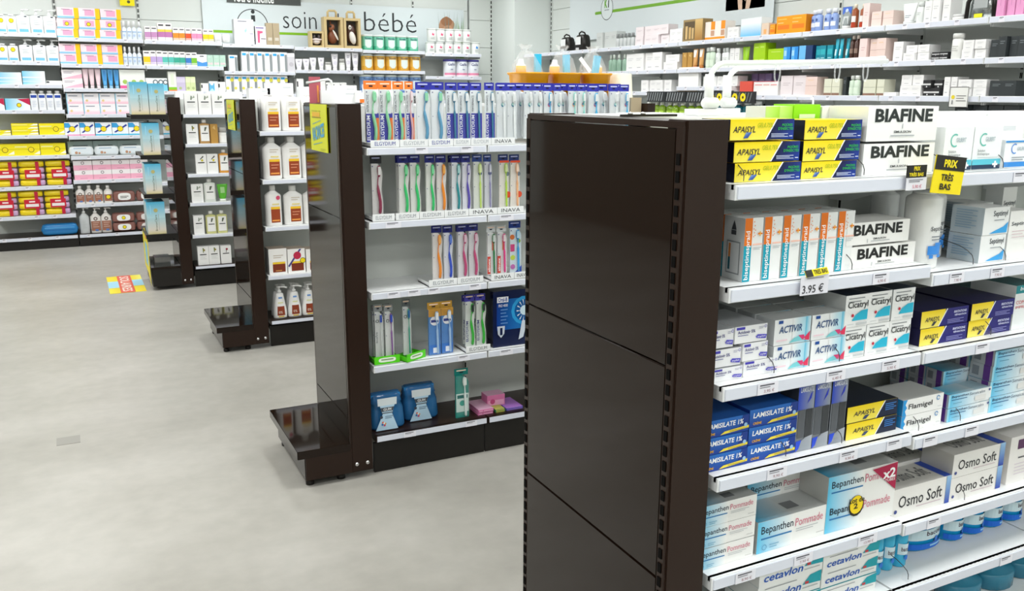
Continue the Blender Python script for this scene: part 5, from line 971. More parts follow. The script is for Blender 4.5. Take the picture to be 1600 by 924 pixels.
    ('flatwhite', 'fifth back-wall bay, third shelf', 2.303, 0.0656, 2, 1.439, 0.1327, 1, 9.210, None, 0.001, 1),
    ('flatwhite', 'fifth back-wall bay, third shelf', 2.442, 0.0713, 3, 1.439, 0.1023, 1, 9.210, None, 0.001, 1),
    ('tin_green', 'sixth back-wall bay, top shelf', 2.848, 0.1254, 5, 1.876, 0.1561, 1, 9.210, None, 0.001, 1),
    ('tin_yellow', 'sixth back-wall bay, second shelf', 2.841, 0.1318, 5, 1.669, 0.1676, 1, 9.210, None, 0.001, 1),
    ('tin_blue', 'sixth back-wall bay, third shelf', 2.819, 0.1367, 5, 1.440, 0.1857, 1, 9.210, None, 0.001, 1),
    ('tin_white', 'seventh back-wall bay, top shelf', 3.567, 0.1048, 5, 1.861, 0.1183, 1, 9.210, None, 0.001, 1),
    ('tin_whiteb', 'seventh back-wall bay, top shelf', 4.104, 0.1001, 1, 1.861, 0.1274, 1, 9.210, None, 0.001, 1),
    ('tin_white', 'seventh back-wall bay, top shelf', 3.584, 0.1030, 5, 1.983, 0.1374, 1, 9.210, None, 0.001, 1),
    ('tin_pink', 'seventh back-wall bay, second shelf', 3.780, 0.1402, 3, 1.617, 0.1839, 1, 9.210, None, 0.001, 1),
    ('rw_grey', 'right wall, top shelf', 7.479, 0.1064, 3, 1.859, 0.1459, 1, 4.615, None, 0.006, 1),
    ('rw_btl', 'right wall, top shelf', 7.142, 0.0509, 5, 1.859, 0.1165, 1, 4.615, None, 0.010, 1),
    ('rw_pearl', 'right wall, top shelf', 6.829, 0.1186, 4, 1.859, 0.0788, 2, 4.615, None, 0.006, 1),
    ('rw_white', 'right wall, top shelf', 6.322, 0.0912, 2, 1.859, 0.1099, 1, 4.615, None, 0.006, 1),
    ('rw_gold', 'right wall, top shelf', 6.122, 0.2528, 1, 1.859, 0.1707, 1, 4.615, None, 0.006, 1),
    ('rw_kit', 'right wall, top shelf', 5.864, 0.1233, 2, 1.859, 0.1384, 1, 4.615, None, 0.006, 1),
    ('rw_white', 'right wall, top shelf', 5.596, 0.0683, 2, 1.859, 0.0819, 1, 4.615, None, 0.006, 1),
    ('rw_sky', 'right wall, top shelf', 5.443, 0.0785, 3, 1.859, 0.1332, 1, 4.615, None, 0.006, 1),
    ('rw_beige', 'right wall, top shelf', 5.189, 0.0748, 1, 1.859, 0.0858, 1, 4.615, None, 0.006, 1),
    ('rw_orange', 'right wall, top shelf', 5.108, 0.0535, 1, 1.859, 0.0723, 1, 4.615, None, 0.006, 1),
    ('rw_orange', 'right wall, top shelf', 5.045, 0.1446, 2, 1.859, 0.1208, 1, 4.615, None, 0.006, 1),
    ('rw_blueb', 'right wall, top shelf', 4.741, 0.0563, 4, 1.859, 0.1421, 1, 4.615, None, 0.006, 1),
    ('t_grey', 'right wall, top shelf', 4.461, 0.0921, 1, 1.859, 0.1421, 1, 4.615, None, 0.006, 1),
    ('rw_amber', 'right wall, top shelf', 4.358, 0.0390, 2, 1.859, 0.1500, 1, 4.615, None, 0.006, 1),
    ('rw_pinkt', 'right wall, top shelf', 4.269, 0.0509, 1, 1.859, 0.1478, 1, 4.615, None, 0.006, 1),
    ('rw_peach', 'right wall, top shelf', 4.204, 0.0788, 2, 1.859, 0.0916, 1, 4.615, None, 0.006, 1),
    ('t_white', 'right wall, top shelf', 3.985, 0.1066, 1, 1.859, 0.1216, 1, 4.615, None, 0.006, 1),
    ('rw_whiteb', 'right wall, top shelf', 3.864, 0.0486, 1, 1.859, 0.1212, 1, 4.615, None, 0.006, 1),
    ('rw_white', 'right wall, top shelf', 3.806, 0.0524, 3, 1.859, 0.1218, 1, 4.615, None, 0.006, 1),
    ('rw_jar', 'right wall, top shelf', 3.622, 0.0859, 1, 1.859, 0.0323, 1, 4.615, None, 0.006, 1),
    ('rw_pink', 'right wall, top shelf', 3.332, 0.0465, 4, 1.859, 0.0921, 1, 4.615, None, 0.006, 1),
    ('rw_greenb', 'right wall, second shelf', 7.285, 0.0702, 4, 1.642, 0.1532, 1, 4.615, None, 0.006, 1),
    ('rw_white', 'right wall, second shelf', 6.971, 0.1371, 4, 1.642, 0.1479, 1, 4.615, None, 0.006, 1),
    ('rw_white', 'right wall, second shelf', 6.380, 0.1922, 1, 1.642, 0.0614, 2, 4.615, None, 0.006, 1),
    ('gold', 'right wall, second shelf', 6.139, 0.0626, 2, 1.642, 0.1307, 1, 4.615, None, 0.006, 1),
    ('t_amber', 'right wall, second shelf', 5.995, 0.0643, 2, 1.642, 0.1552, 1, 4.615, None, 0.006, 1),
    ('rw_pale', 'right wall, second shelf', 5.855, 0.0659, 2, 1.642, 0.1592, 1, 4.615, None, 0.006, 1),
    ('rw_whiteb', 'right wall, second shelf', 5.703, 0.0427, 3, 1.642, 0.1479, 1, 4.615, None, 0.006, 1),
    ('rw_white', 'right wall, second shelf', 5.549, 0.0533, 2, 1.642, 0.1421, 1, 4.615, None, 0.006, 1),
    ('t_lime', 'right wall, second shelf', 5.424, 0.0805, 1, 1.642, 0.1469, 1, 4.615, None, 0.006, 1),
    ('rw_lime', 'right wall, second shelf', 5.275, 0.0662, 2, 1.642, 0.1665, 1, 4.615, None, 0.006, 1),
    ('rw_lime', 'right wall, second shelf', 5.122, 0.1650, 1, 1.642, 0.1187, 1, 4.615, None, 0.006, 1),
    ('rw_blue', 'right wall, second shelf', 4.945, 0.0663, 2, 1.642, 0.1250, 1, 4.615, None, 0.006, 1),
    ('rw_navy', 'right wall, second shelf', 4.795, 0.1268, 1, 1.642, 0.1274, 1, 4.615, None, 0.006, 1),
    ('rw_teal', 'right wall, second shelf', 4.657, 0.0517, 3, 1.642, 0.1204, 1, 4.615, None, 0.006, 1),
    ('t_teal', 'right wall, second shelf', 4.482, 0.0326, 3, 1.642, 0.1587, 1, 4.615, None, 0.006, 1),
    ('rw_brown', 'right wall, second shelf', 4.362, 0.0367, 2, 1.642, 0.1734, 1, 4.615, None, 0.006, 1),
    ('rw_pinkt', 'right wall, second shelf', 4.270, 0.0618, 1, 1.642, 0.1492, 1, 4.615, None, 0.006, 1),
    ('rw_peach', 'right wall, second shelf', 4.198, 0.0695, 2, 1.642, 0.1433, 1, 4.615, None, 0.006, 1),
    ('rw_white', 'right wall, second shelf', 4.006, 0.0707, 1, 1.642, 0.1166, 1, 4.615, None, 0.006, 1),
    ('rw_white', 'right wall, second shelf', 3.914, 0.0811, 2, 1.642, 0.0456, 2, 4.615, None, 0.006, 1),
    ('rw_stripe', 'right wall, second shelf', 3.733, 0.0529, 2, 1.642, 0.0222, 2, 4.615, None, 0.006, 1),
    ('rw_can', 'right wall, second shelf', 3.601, 0.0694, 1, 1.642, 0.1434, 1, 4.615, None, 0.006, 1),
    ('rw_white', 'right wall, second shelf', 3.515, 0.0684, 2, 1.642, 0.0509, 2, 4.615, None, 0.006, 1),
    ('rw_black', 'right wall, second shelf', 3.355, 0.0519, 1, 1.642, 0.0961, 1, 4.615, None, 0.006, 1),
    ('rw_black', 'right wall, second shelf', 3.295, 0.0471, 3, 1.642, 0.1106, 1, 4.615, None, 0.006, 1),
    ('rw_white', 'right wall, third shelf', 6.701, 0.1032, 4, 1.460, 0.0971, 1, 4.615, None, 0.006, 1),
    ('rw_card', 'right wall, third shelf', 6.153, 0.2660, 1, 1.460, 0.1941, 1, 4.615, None, 0.006, 1),
    ('rw_white', 'right wall, third shelf', 5.831, 0.0758, 5, 1.500, 0.0767, 1, 4.615, None, 0.006, 1),
    ('rw_lav', 'right wall, third shelf', 5.441, 0.0693, 3, 1.434, 0.1589, 1, 4.755, None, 0.006, 1),
    ('rw_coral', 'right wall, third shelf', 5.409, 0.1377, 1, 1.434, 0.1009, 1, 4.615, 0.080, 0.006, 1),
    ('rw_big', 'right wall, third shelf', 5.258, 0.2589, 1, 1.434, 0.0988, 1, 4.615, None, 0.006, 1),
    ('rw_pearl', 'right wall, third shelf', 4.963, 0.1194, 2, 1.434, 0.1355, 1, 4.615, None, 0.006, 1),
    ('rw_peach', 'right wall, third shelf', 4.706, 0.1070, 1, 1.434, 0.1240, 1, 4.615, None, 0.006, 1),
    ('rw_olive', 'right wall, third shelf', 4.540, 0.0673, 2, 1.434, 0.1089, 1, 4.615, None, 0.006, 1),
    ('rw_black', 'right wall, third shelf', 4.384, 0.0268, 1, 1.434, 0.1200, 1, 4.615, None, 0.006, 1),
    ('rw_pale', 'right wall, third shelf', 4.346, 0.0475, 2, 1.434, 0.1270, 1, 4.615, None, 0.006, 1),
    ('rw_olive', 'right wall, third shelf', 4.221, 0.0567, 3, 1.434, 0.1007, 1, 4.615, None, 0.006, 1),
    ('rw_white', 'right wall, third shelf', 4.066, 0.1214, 1, 1.434, 0.0214, 1, 4.615, None, 0.006, 1),
    ('rw_white', 'right wall, third shelf', 3.927, 0.0776, 2, 1.434, 0.0619, 2, 4.615, None, 0.006, 1),
    ('rw_stripe', 'right wall, third shelf', 3.753, 0.0559, 2, 1.434, 0.0459, 2, 4.615, None, 0.006, 1),
    ('rw_white', 'right wall, third shelf', 3.622, 0.0387, 2, 1.434, 0.1087, 1, 4.615, None, 0.006, 1),
    ('rw_white', 'right wall, third shelf', 3.523, 0.0831, 2, 1.434, 0.0463, 2, 4.615, None, 0.006, 1),
    ('rw_black', 'right wall, third shelf', 3.324, 0.0791, 2, 1.434, 0.0834, 1, 4.615, None, 0.006, 1),
    ('rw_hatch', 'right wall, third shelf', 6.552, 0.2722, 3, 1.372, 0.0873, 1, 4.583, 0.010, 0.006, 1),
    ('rw_hatchy', 'right wall, third shelf', 5.709, 0.2676, 2, 1.372, 0.0872, 1, 4.583, 0.010, 0.006, 1),
    ('rw_limeb', 'right wall, fourth shelf', 6.649, 0.0913, 8, 1.250, 0.1193, 1, 4.615, None, 0.006, 1),
    ('rw_tealb', 'right wall, fourth shelf', 5.830, 0.1077, 6, 1.250, 0.1370, 1, 4.615, None, 0.006, 1),
    ('rw_black', 'right wall, fourth shelf', 3.516, 0.0899, 4, 1.250, 0.1359, 1, 4.615, None, 0.006, 1),
]

# ------------------------------------------------------------------ build the shelving
T = lambda *a: tuple(a)
gondola('nearest dark-brown gondola with tall lacquered end panel and white shelves', .815, 1.0655, 1.5746, [1.301, (1.137, 1.12), .971, (.811, .80), (.627, .619), .475, .30, .13],
        tags={(0, 1): [(1.575, .04, '')], (1, 0): [(1.23, .04, '6,90 €')], (1, 1): [(1.43, .04, '7,90 €'), (1.545, .04, '7,90 €')], (2, 0): [(.985, .045, '3,95 €'), (1.14, .045, '6,40 €'), (1.275, .045, '5,90 €')], (2, 1): [(1.53, .04, '')], (3, 0): [(1.02, .045, '9,90 €'), (1.19, .045, '9,90 €'), (1.31, .04, '')], (3, 1): [(1.41, .04, ''), (1.53, .04, '')], (4, 0): [(.965, .045, '8,90 €'), (1.1, .045, '7,90 €'), (1.26, .05, '13,90 €')], (4, 1): [(1.45, .04, '')], (5, 1): [(1.7, .04, '')]}, far_z=(.35, .62, .9, 1.16, 1.398))
gondola('second dark-brown gondola of toothbrushes with yellow sign on its end', .8405, 3.04, 3.5366, [1.247, .982, .72, .439, .162], seams=(1.0, .2414), strip=False, far_z=(.35, .62, .9, 1.16, 1.395), lipth=.026, last_bw=.25,
        tags={(0, 0): [(1.12, .05, None), (1.3, .05, None)], (1, 0): [(1.0, .06, None)], (1, 1): [(1.46, .06, None)], (2, 0): [(1.0, .05, None), (1.08, .05, None), (1.16, .05, None), (1.33, .05, None)], (3, 0): [(1.28, .05, None)], (3, 1): [(1.46, .06, None)], (4, 0): [(1.05, .05, None), (1.31, .05, None)]})
gondola('third dark-brown gondola of white lotion bottles along the aisle', .8405, 4.978, 5.4872, [1.229, .964, .70, .422, .16], bays=2, strip=False, seams=(1.0, .3), far_z=(.5, .9, 1.39))
gondola('farthest dark-brown gondola with black display shelves on its end', .6608, 6.853, 7.36, [1.28, 1.068, .849, .637, .397, .162], bays=2, strip=False, seams=(.9, .4), platform=False, far_z=(.5, .9, 1.39))
WZ = {'A': [1.943, 1.7, 1.499, 1.274, 1.051, 0.867, 0.587, 0.316, 0.118], 'B': [1.915, 1.684, 1.468, 1.235, 1.037, 0.851, 0.628, 0.404, 0.118], 'C': [1.911, 1.681, 1.447, 1.24, 1.03, 0.85, 0.58, 0.31, 0.118], 'D': [1.899, 1.641, 1.424, 1.24, 1.03, 0.85, 0.58, 0.31, 0.118], 'E': [1.887, 1.664, 1.439, 1.24, 1.03, 0.85, 0.58, 0.31, 0.118], 'F': [1.876, 1.669, 1.44, 1.24, 1.03, 0.85, 0.58, 0.31, 0.118], 'G': [1.861, 1.617, 1.36, 1.1, 0.85, 0.58, 0.31, 0.118]}
for i, (b, o) in enumerate(zip('ABCDEFG', ('leftmost', 'second', 'third', 'fourth', 'fifth', 'sixth', 'rightmost'))):
    x0, x1 = {'A': (-.70, 0.0), 'B': (.003, .722), 'C': (.722, 1.43), 'D': (1.43, 2.127), 'E': (2.127, 2.838), 'F': (2.838, 3.53), 'G': (3.53, 4.2)}[b]
    wall_bay(o + ' bay of white shelving along the back wall', x0, x1, 9.19, WALL_Y, WZ[b])
b = MB()
t = empty('wall_panelling', (4.2, WALL_Y, 0), 'bare grooved panelling between the last back-wall shelf and the column', 'panelling')
for a, c in ((0, .5), (.5, 1.0), (1.0, 1.35), (1.35, 1.65), (1.65, 1.95), (1.95, 2.25), (2.25, 2.6)): bx(.012, .288, 0, .012, a + .002, c - .002, 'board', 'back_board', t)
bx(.27, .29, -.012, -.001, 0, 2.6, 'board', 'upright', t); slots(t, [(.28, -.0125, .3 + i * .05) for i in range(46)], .006, .001, .016)
RB = [8.94, 8.25, 7.55, 6.85, 6.15, 5.45, 4.75, 4.05, 3.35, 2.65]
R3Z = [1.46, 1.46, 1.46, 1.46, 1.50, 1.434, 1.434, 1.434, 1.434]
for i in range(9):
    wall_bay(('%s bay of white shelving on the right wall, counted from the corner column' % ORD[i + 1]), RB[i], RB[i + 1], 4.6, RIGHT_X, [1.859, 1.642, R3Z[i], 1.25, .9, .5, .118], axis='y')

products(DATA)

# ------------------------------------------------------------------ wall signs
def flat(name, label, cat, loc, w, h, fn, rz=0.0, base='#fff', th=.004, m='card'):
    b = MB(); b.box(-w / 2, w / 2, 0, th, 0, h, base); p = Print(b, -w / 2, 0, w, h); fn(p)
    return tag(link(name, b.mesh(name, m), None, loc, rz), label, cat)
def baby(p):
    W, H = p.w, p.h
    X = lambda x: (x - 1.31) / W
    Z = lambda z: (z - 1.80) / H
    p.ring(X(1.79), Z(2.105), .27, .285, '#2b3032', 0, 360, 40)
    p.r(X(1.40), Z(2.02), X(2.75), Z(2.045), '#82b81c'); p.r(X(1.78), Z(2.14), X(1.82), Z(2.2), '#2b3032'); p.c(X(1.80), Z(2.235), .035, '#2b3032')
    p.t('soin', X(2.10), Z(2.085), X(2.45), Z(2.255), '#2b3032', -.012); p.t('de', X(2.62), Z(2.085), X(2.78), Z(2.255), '#2b3032', -.012)
    p.t('bébé', X(2.965), Z(2.085), X(3.56), Z(2.285), '#2b3032', -.012)
    # a child's head seen from behind in tall grass
    gx = .925; p.p([(gx + .033 * math.cos(a) * (1 + .06 * math.sin(4 * a)), .68 + .17 * math.sin(a) * (1 + .08 * math.sin(5 * a))) for a in [k * PI / 12 for k in range(24)]], '#b88c6c')
    p.p([(gx + .024 * math.cos(a), .76 + .09 * math.sin(a)) for a in [k * PI / 10 for k in range(20)]], '#a07050'); p.p([(gx + .02 * math.cos(a) + .006, .62 + .07 * math.sin(a)) for a in [k * PI / 10 for k in range(20)]], '#c89a7a')
    r = random.Random(4)
    for k in range(26):
        u = .962 + .034 * r.random(); v = r.random() * .3
        p.p([(u, .05), (u + .004, .05), (u + min(.998, u + r.uniform(-.012, .012)) - u, .62 + v)], '#6c9c2c' if k % 2 else '#88b048')
    for k in range(9):
        u = .89 + .1 * r.random(); p.p([(u, .6), (u + .0015, .6), (u + r.uniform(-.01, .01), .98)], '#7c8c80')
flat('wall_sign', 'pale baby-care wall sign with thin black lettering and green line', 'sign', (2.72, WALL_Y - .03, 1.80), 2.82, .55, baby, base='#d5dee0')
flat('wall_sign', 'dark grey loyalty sign panel cut by the top of the photo', 'sign', (1.92, WALL_Y - .04, 2.315), .74, .34, lambda p: p.t('votre fidélité', .08, .02, .63, .3, '#eef0ee', .02), base='#4a4e4c')
flat('hanging_tag', 'small yellow tag on the back wall above the pink cartons', 'tag', (.63, WALL_Y - .03, 2.24), .13, .12, lambda p: (p.c(.6, .3, .12, '#5c5c30'), p.r(.2, .6, .7, .7, '#b0a818')), base='#f2e40c')
def kip(p):
    p.p([(.0, .30), (1, .30), (1, .37), (.0, .37)], '#7cb02c'); p.r(.52, .30, 1, .37, '#a8d070')
    p.ring(.13, .36, .30, .325, '#2b3032', 0, 360, 36); p.c(.13, .36, .295, '#d9e1e2', 30); p.t('K', .085, .36, .135, .6, '#6aa820', .03); p.t('i', .15, .36, .165, .6, '#2b3032', .03); p.l(.09, .27, .17, 1, '#a0a8a8', .05, .02); p.c(0.0, .335, .035, '#7cb02c')
flat('wall_sign', 'pale right-wall sign with oval emblem and green stripe', 'sign', (RIGHT_X - .03, 6.95, 1.98), 3.1, .62, lambda p: (p.r(.17, .385, 1, .43, '#74ac28'), p.ring(.237, .46, .17, .18, '#2b3032', 0, 360, 36), p.c(.237, .46, .168, '#dbe3e4', 30), p.t('K', .222, .47, .239, .6, '#6aa820', .04), p.t('i', .243, .47, .249, .62, '#2b3032', .04), p.l(.223, .43, .25, 1, '#a0a8a8', .05, .015), p.c(.17, .407, .0225, '#74ac28')), rz=-PI / 2, base='#d5dddf')
flat('wall_poster', 'dark portrait poster of hands under a chin, cut by the top', 'poster', (RIGHT_X - .03, 5.73, 2.10), .46, .5, lambda p: (p.p([(.12, 1), (.34, 0), (.44, 0), (.36, 1)], '#d8b8a0'), p.p([(.88, 1), (.62, 0), (.52, 0), (.62, 1)], '#d8b8a0'), p.p([(.36, .35), (.5, .12), (.62, .35), (.66, 1), (.32, 1)], '#e0c4b0')), rz=-PI / 2, base='#2c2a2a')

# ------------------------------------------------------------------ gondola top: pipes, hooks, trays
def pipe_stand(label, pts, base, r=.0054, hooks=()):
    t = empty('sign_rail', base, label, 'sign rail')
    L = lambda q: (q[0] - base[0], q[1] - base[1], q[2] - base[2])
    b = MB(); b.box(-.04, .02, -.02, .02, 0, .012); link('base_block', b.mesh('base_block', 'pipe'), t)
    b = MB(); b.lathe([(.6, 0), (1, .15), (1, .85), (.6, 1)], .0105, .0105, 0, 0, -.018, .036, '#fff', 14); o = link('clamp_knob', b.mesh('clamp_knob', 'pipe'), t, (.0, -.006, .0225)); o.rotation_euler.y = PI / 2
    b = MB(); b.lathe([(1, 0), (1, 1)], .0088, .0088, 0, 0, .016, .06, '#fff', 12); link('sleeve', b.mesh('sleeve', 'pipe'), t)
    b = MB(); b.tube([L(q) for q in pts], r, '#fff', 10); link('pipe', b.mesh('pipe', 'pipe'), t)
    for q in hooks:
        h = MB(); a = L(q); h.tube([(a[0] + .007 * math.sin(s), a[1], a[2] - .014 + .02 * math.cos(s)) for s in [k * PI / 8 for k in range(17)]], .0018, '#fff', 5); link('clear_hook', h.mesh('clear_hook', 'bag'), t)
    return t
pz = 1.3985; PY = 1.36
def bend(x, y, z0, z1, x1, rad=.035, z2=None):
    z2 = z1 if z2 is None else z2
    return [(x, y, z0)] + [(x + rad - rad * math.cos(a), y, z1 - rad + rad * math.sin(a)) for a in [k * PI / 12 for k in range(7)]] + [(x1, y, z2)]
pipe_stand('white pipe sign rail with clear hooks on the nearest gondola, left stand', bend(1.094, PY, pz + .02, 1.495, 1.56, .035, 1.507), (1.094, PY, pz), hooks=((1.26, PY, 1.494), (1.42, PY, 1.498), (1.5, PY, 1.5)))
pipe_stand('white pipe sign rail without hooks on the nearest gondola, right stand', bend(1.187, PY + .06, pz + .02, 1.49, 1.62, .035, 1.516), (1.187, PY + .06, pz))
tag(bx(.97, 1.06, PY + .02, PY + .12, pz + .0005, pz + .0035, 'shelf', 'display_tray'), 'low white tray on top of the nearest gondola beside the pipe stands', 'tray')
o = tag(bx(.87, .985, 1.31, 1.322, 1.3985, 1.4025, 'black', 'sign_clip'), 'black clip bar with steel knobs on top of the nearest gondola', 'clip')
for k in (0, 1):
    b = MB(); b.lathe([(1, 0), (1, .6), (.6, 1)], .0045, .0045, 0, 0, 0, .004, '#fff', 10); link('clip_knob', b.mesh('clip_knob', 'chrome'), o, (.888 + .027 * k, 1.316, 1.4025))
# thin far rail
t = empty('sign_rail', (1.44, 1.44, 1.3985), 'thin clear sign rail with end post on the nearest gondola', 'sign rail')
b = MB(); b.tube([(0, 0, 0), (0, 0, .03), (-.006, 0, .036), (-.09, 0, .037)], .002, '#fff', 8); link('pipe', b.mesh('pipe', 'pipe'), t)
# red strip on its bent pipe
t = empty('sign_rail', (.93, 3.42, 1.3955), 'bent white pipe holding the red strip on the second gondola', 'sign rail')
b = MB(); b.tube([(0, 0, 0), (0, 0, .07), (-.004, 0, .086), (-.014, 0, .092), (-.1, -.0, .078)], .0045, '#fff', 8); link('pipe', b.mesh('pipe', 'pipe'), t)
b = MB(); b.box(-.022, .022, -.001, .001, 0, .1, '#b85c68'); p = Print(b, -.022, 0, .044, .1, y=-.001); p.r(.68, .05, .82, .68, '#e89848')
tag(link('hanging_strip', b.mesh('hanging_strip', 'film'), None, (.862, 3.42, 1.3965)), 'dusty-red plastic strip with orange bar hanging above the second gondola', 'strip')
for (xx, yy, ww, hh, k, lab) in ((.96, 3.4, .16, .05, 'topbox', 'low white carton on top of the second gondola, left one'), (1.13, 3.4, .12, .075, 'topbox', 'taller white carton on top of the second gondola, right one'), (1.06, 3.33, .1, .038, 'topbox2', 'white carton with orange band on top of the second gondola'),
                             (1.02, 5.33, .12, .07, 'topbox', 'first white carton on top of the third gondola, leftmost'), (1.14, 5.33, .15, .1, 'topbox', 'second white carton on top of the third gondola'), (1.33, 5.33, .15, .08, 'topbox', 'third white carton on top of the third gondola'), (1.52, 5.33, .16, .09, 'topbox', 'fourth white carton on top of the third gondola'),
                             (.86, 7.24, .2, .05, 'topbox', 'low white carton on top of the farthest gondola, left one'), (1.12, 7.24, .26, .05, 'topbox', 'low white carton on top of the farthest gondola, right one')):
    place(k, (xx, yy, 1.4005 if yy < 3.38 else 1.3958 if yy < 4 else 1.391), ww, hh, .09, lab, None)

# ------------------------------------------------------------------ basins on the second gondola
def basin(label, x, w, col):
    n = 24
    def ring(s, z, k=.34): return [(w / 2 * s * math.copysign(abs(math.cos(a)) ** .6, math.cos(a)), .083 * s * math.copysign(abs(math.sin(a)) ** .6, math.sin(a)), z) for a in [2 * PI * j / n for j in range(n)]]
    b = MB(); b.grid([ring(.8, 0), ring(.82, .004), ring(.93, .112), ring(1.02, .118), ring(1.03, .124), ring(.93, .124), ring(.9, .11), ring(.8, .008)], col)
    return tag(link('washing_basin', b.mesh('washing_basin', 'plastic'), None, (x, 3.228, 1.3958)), label, 'basin')
for i, (x, w) in enumerate(((1.683, .148), (1.838, .132), (1.981, .132))):
    nm = ('leftmost', 'middle', 'rightmost')[i]
    basin('%s of the three orange-yellow basins above the toothbrush packs' % nm, x, w, '#f2a414')
    b = MB(); b.lathe([(.9, 0), (1, .05), (1, .86), (.6, .9), (.55, .98), (.4, 1)], .021, .017, 0, 0, 0, .165, '#f0f0ee', 14); l = MB(); l.lathe([(1.03, .6), (1.03, .84)], .021, .017, 0, 0, 0, .165, '#f4b41c', 14)
    t = empty('bottle', (x + (-.03 if i < 2 else .03), 3.238, 1.407), 'white bottle with amber label standing in the %s orange basin' % nm, 'bottle'); link('body', b.mesh('body', 'plastic'), t); link('label', l.mesh('label', 'card'), t)
    b = MB(); b.box(-.013, .013, -.008, .008, 0, .185, '#38bce4'); o = link('scrub_brush', b.mesh('scrub_brush', 'plastic'), None, (x + (.03 if i == 0 else .015 if i == 1 else -.01), 3.215, 1.407)); o.rotation_euler.y = (.02, -.03, .14)[i]
    tag(o, 'sky-blue plastic bar sticking out of the %s orange basin' % nm, 'brush')
    b = MB(); rr = random.Random(i)
    rings = []
    for z, s in ((.118, .88), (.15, .8), (.18, .6), (.2, .35), (.212, .16), (.222, .3), (.232, .42)):
        rings.append([((w / 2 * s + rr.uniform(-.006, .006)) * math.cos(a) - (.02 if i == 0 else .0) * (z - .11) * 8, (.068 * s + rr.uniform(-.005, .005)) * math.sin(a), z + rr.uniform(-.004, .004)) for a in [2 * PI * j / 18 for j in range(18)]])
    b.grid(rings, '#fff', cap0=False, cap1=False)
    tag(link('plastic_bag', b.mesh('plastic_bag', 'bag'), None, (x, 3.228, 1.3958)), 'clear knotted bag over the contents of the %s orange basin' % nm, 'bag')
o = basin('cream plastic basin turned upside down beside the orange basins', 2.106, .105, '#eeead4'); o.rotation_euler.x = PI; o.location.z = 1.3958 + .125
flat('price_card', 'white strip of card hanging over the middle orange basin', 'card', (1.915, 3.135, 1.525), .016, .07, lambda p: p.l(.2, .8, .8, 2, '#d8d8d8', .2, .04)).rotation_euler.y = -.75
for i in range(2):
    place('kraft', (2.1015, 3.075, 1.2478 + .088 * i), .052, .087, .06, 'brown kraft carton past the last frosted toothbrush packs, %s one' % ('lower', 'upper')[i], 'kraft cartons on the second gondola')

# ------------------------------------------------------------------ trays and other goods of the second gondola
def tray(x0, x1, z, txt, label, col='#eceeee', ink='#9aa0a8', y=3.045, hh=.026):
    t = MB(); t.box(x0, x1, y, y + .003, z, z + hh, col); t.box(x0, x1, y + .003, y + .12, z, z + .004, col); t.box(x0, x0 + .002, y + .003, y + .12, z, z + hh * .6, col); t.box(x1 - .002, x1, y + .003, y + .12, z, z + hh * .6, col)
    p = Print(t, x0, z, x1 - x0, hh, y=y)
    if txt: p.t(txt, .14, .25, .86, .78, ink)
    return tag(link('display_tray', t.mesh('display_tray', 'card'), None), label, 'tray', 'display trays on the second gondola')
for z, L in ((1.2475, [(.958, 1.065, 'ELGYDIUM', '#2c3a9c'), (1.067, 1.175, 'ELGYDIUM', '#a8aeb4'), (1.177, 1.275, 'ELGYDIUM', '#2c3a9c'), (1.277, 1.345, 'ELGYDIUM', '#a8aeb4'), (1.347, 1.43, 'ELGYDIUM', '#a8aeb4'), (1.432, 1.53, 'INAVA', '#3a3e44')]),
             (.9825, [(.957, 1.04, 'ELGYDIUM', '#8c9298'), (1.045, 1.135, 'ELGYDIUM', '#8c9298'), (1.137, 1.235, 'ELGYDIUM', '#8c9298'), (1.237, 1.335, 'ELGYDIUM', '#8c9298'), (1.337, 1.455, 'INAVA', '#3a3e44'), (1.457, 1.57, 'INAVA', '#3a3e44')]),
             (.7205, [(1.17, 1.285, 'ELGYDIUM', '#8c9298'), (1.287, 1.395, 'ELGYDIUM', '#8c9298'), (1.43, 1.53, 'INAVA', '#3a3e44'), (1.532, 1.6, 'INAVA', '#3a3e44')]), (.4395, [(1.32, 1.425, 'ELGYDIUM', '#5c6268')])):
    for i, (a, c, s, k) in enumerate(L): tray(a, c, z, s, 'white toothbrush tray with grey or navy name, %s from left, %s shelf of second gondola' % (ORD[i + 1], {1.2475: 'top', .9825: 'second', .7205: 'third', .4395: 'fourth'}[z]), ink=k)
def gtray(x, y, rz, label):
    b = MB(); b.box(-.05, .05, 0, .003, 0, .03, '#58d41c'); b.box(-.05, .05, .003, .1, 0, .004, '#48b414'); b.box(-.05, -.047, .003, .1, 0, .02, '#4cc014'); b.box(.047, .05, .003, .1, 0, .02, '#4cc014'); b.box(-.047, .047, .06, .063, 0, .014, '#4cc014')
    p = Print(b, -.05, 0, .1, .03); p.p([(.5 + .34 * math.copysign(abs(math.cos(a)) ** .5, math.cos(a)), .52 + .3 * math.copysign(abs(math.sin(a)) ** .7, math.sin(a))) for a in [k * PI / 9 for k in range(18)]], '#e8f4e0'); p.l(.26, .48, .74, 1, '#80a070', .1, .16)
    o = link('display_tray', b.mesh('display_tray', 'card'), None, (x, y, .44), rz); return tag(o, label, 'tray', 'bright green trays on the second gondola')
gtray(.998, 3.05, 0, 'bright green tray holding two slim toothbrush packs, left one'); gtray(1.115, 3.05, .45, 'bright green tray turned askew under one toothbrush pack, right one')
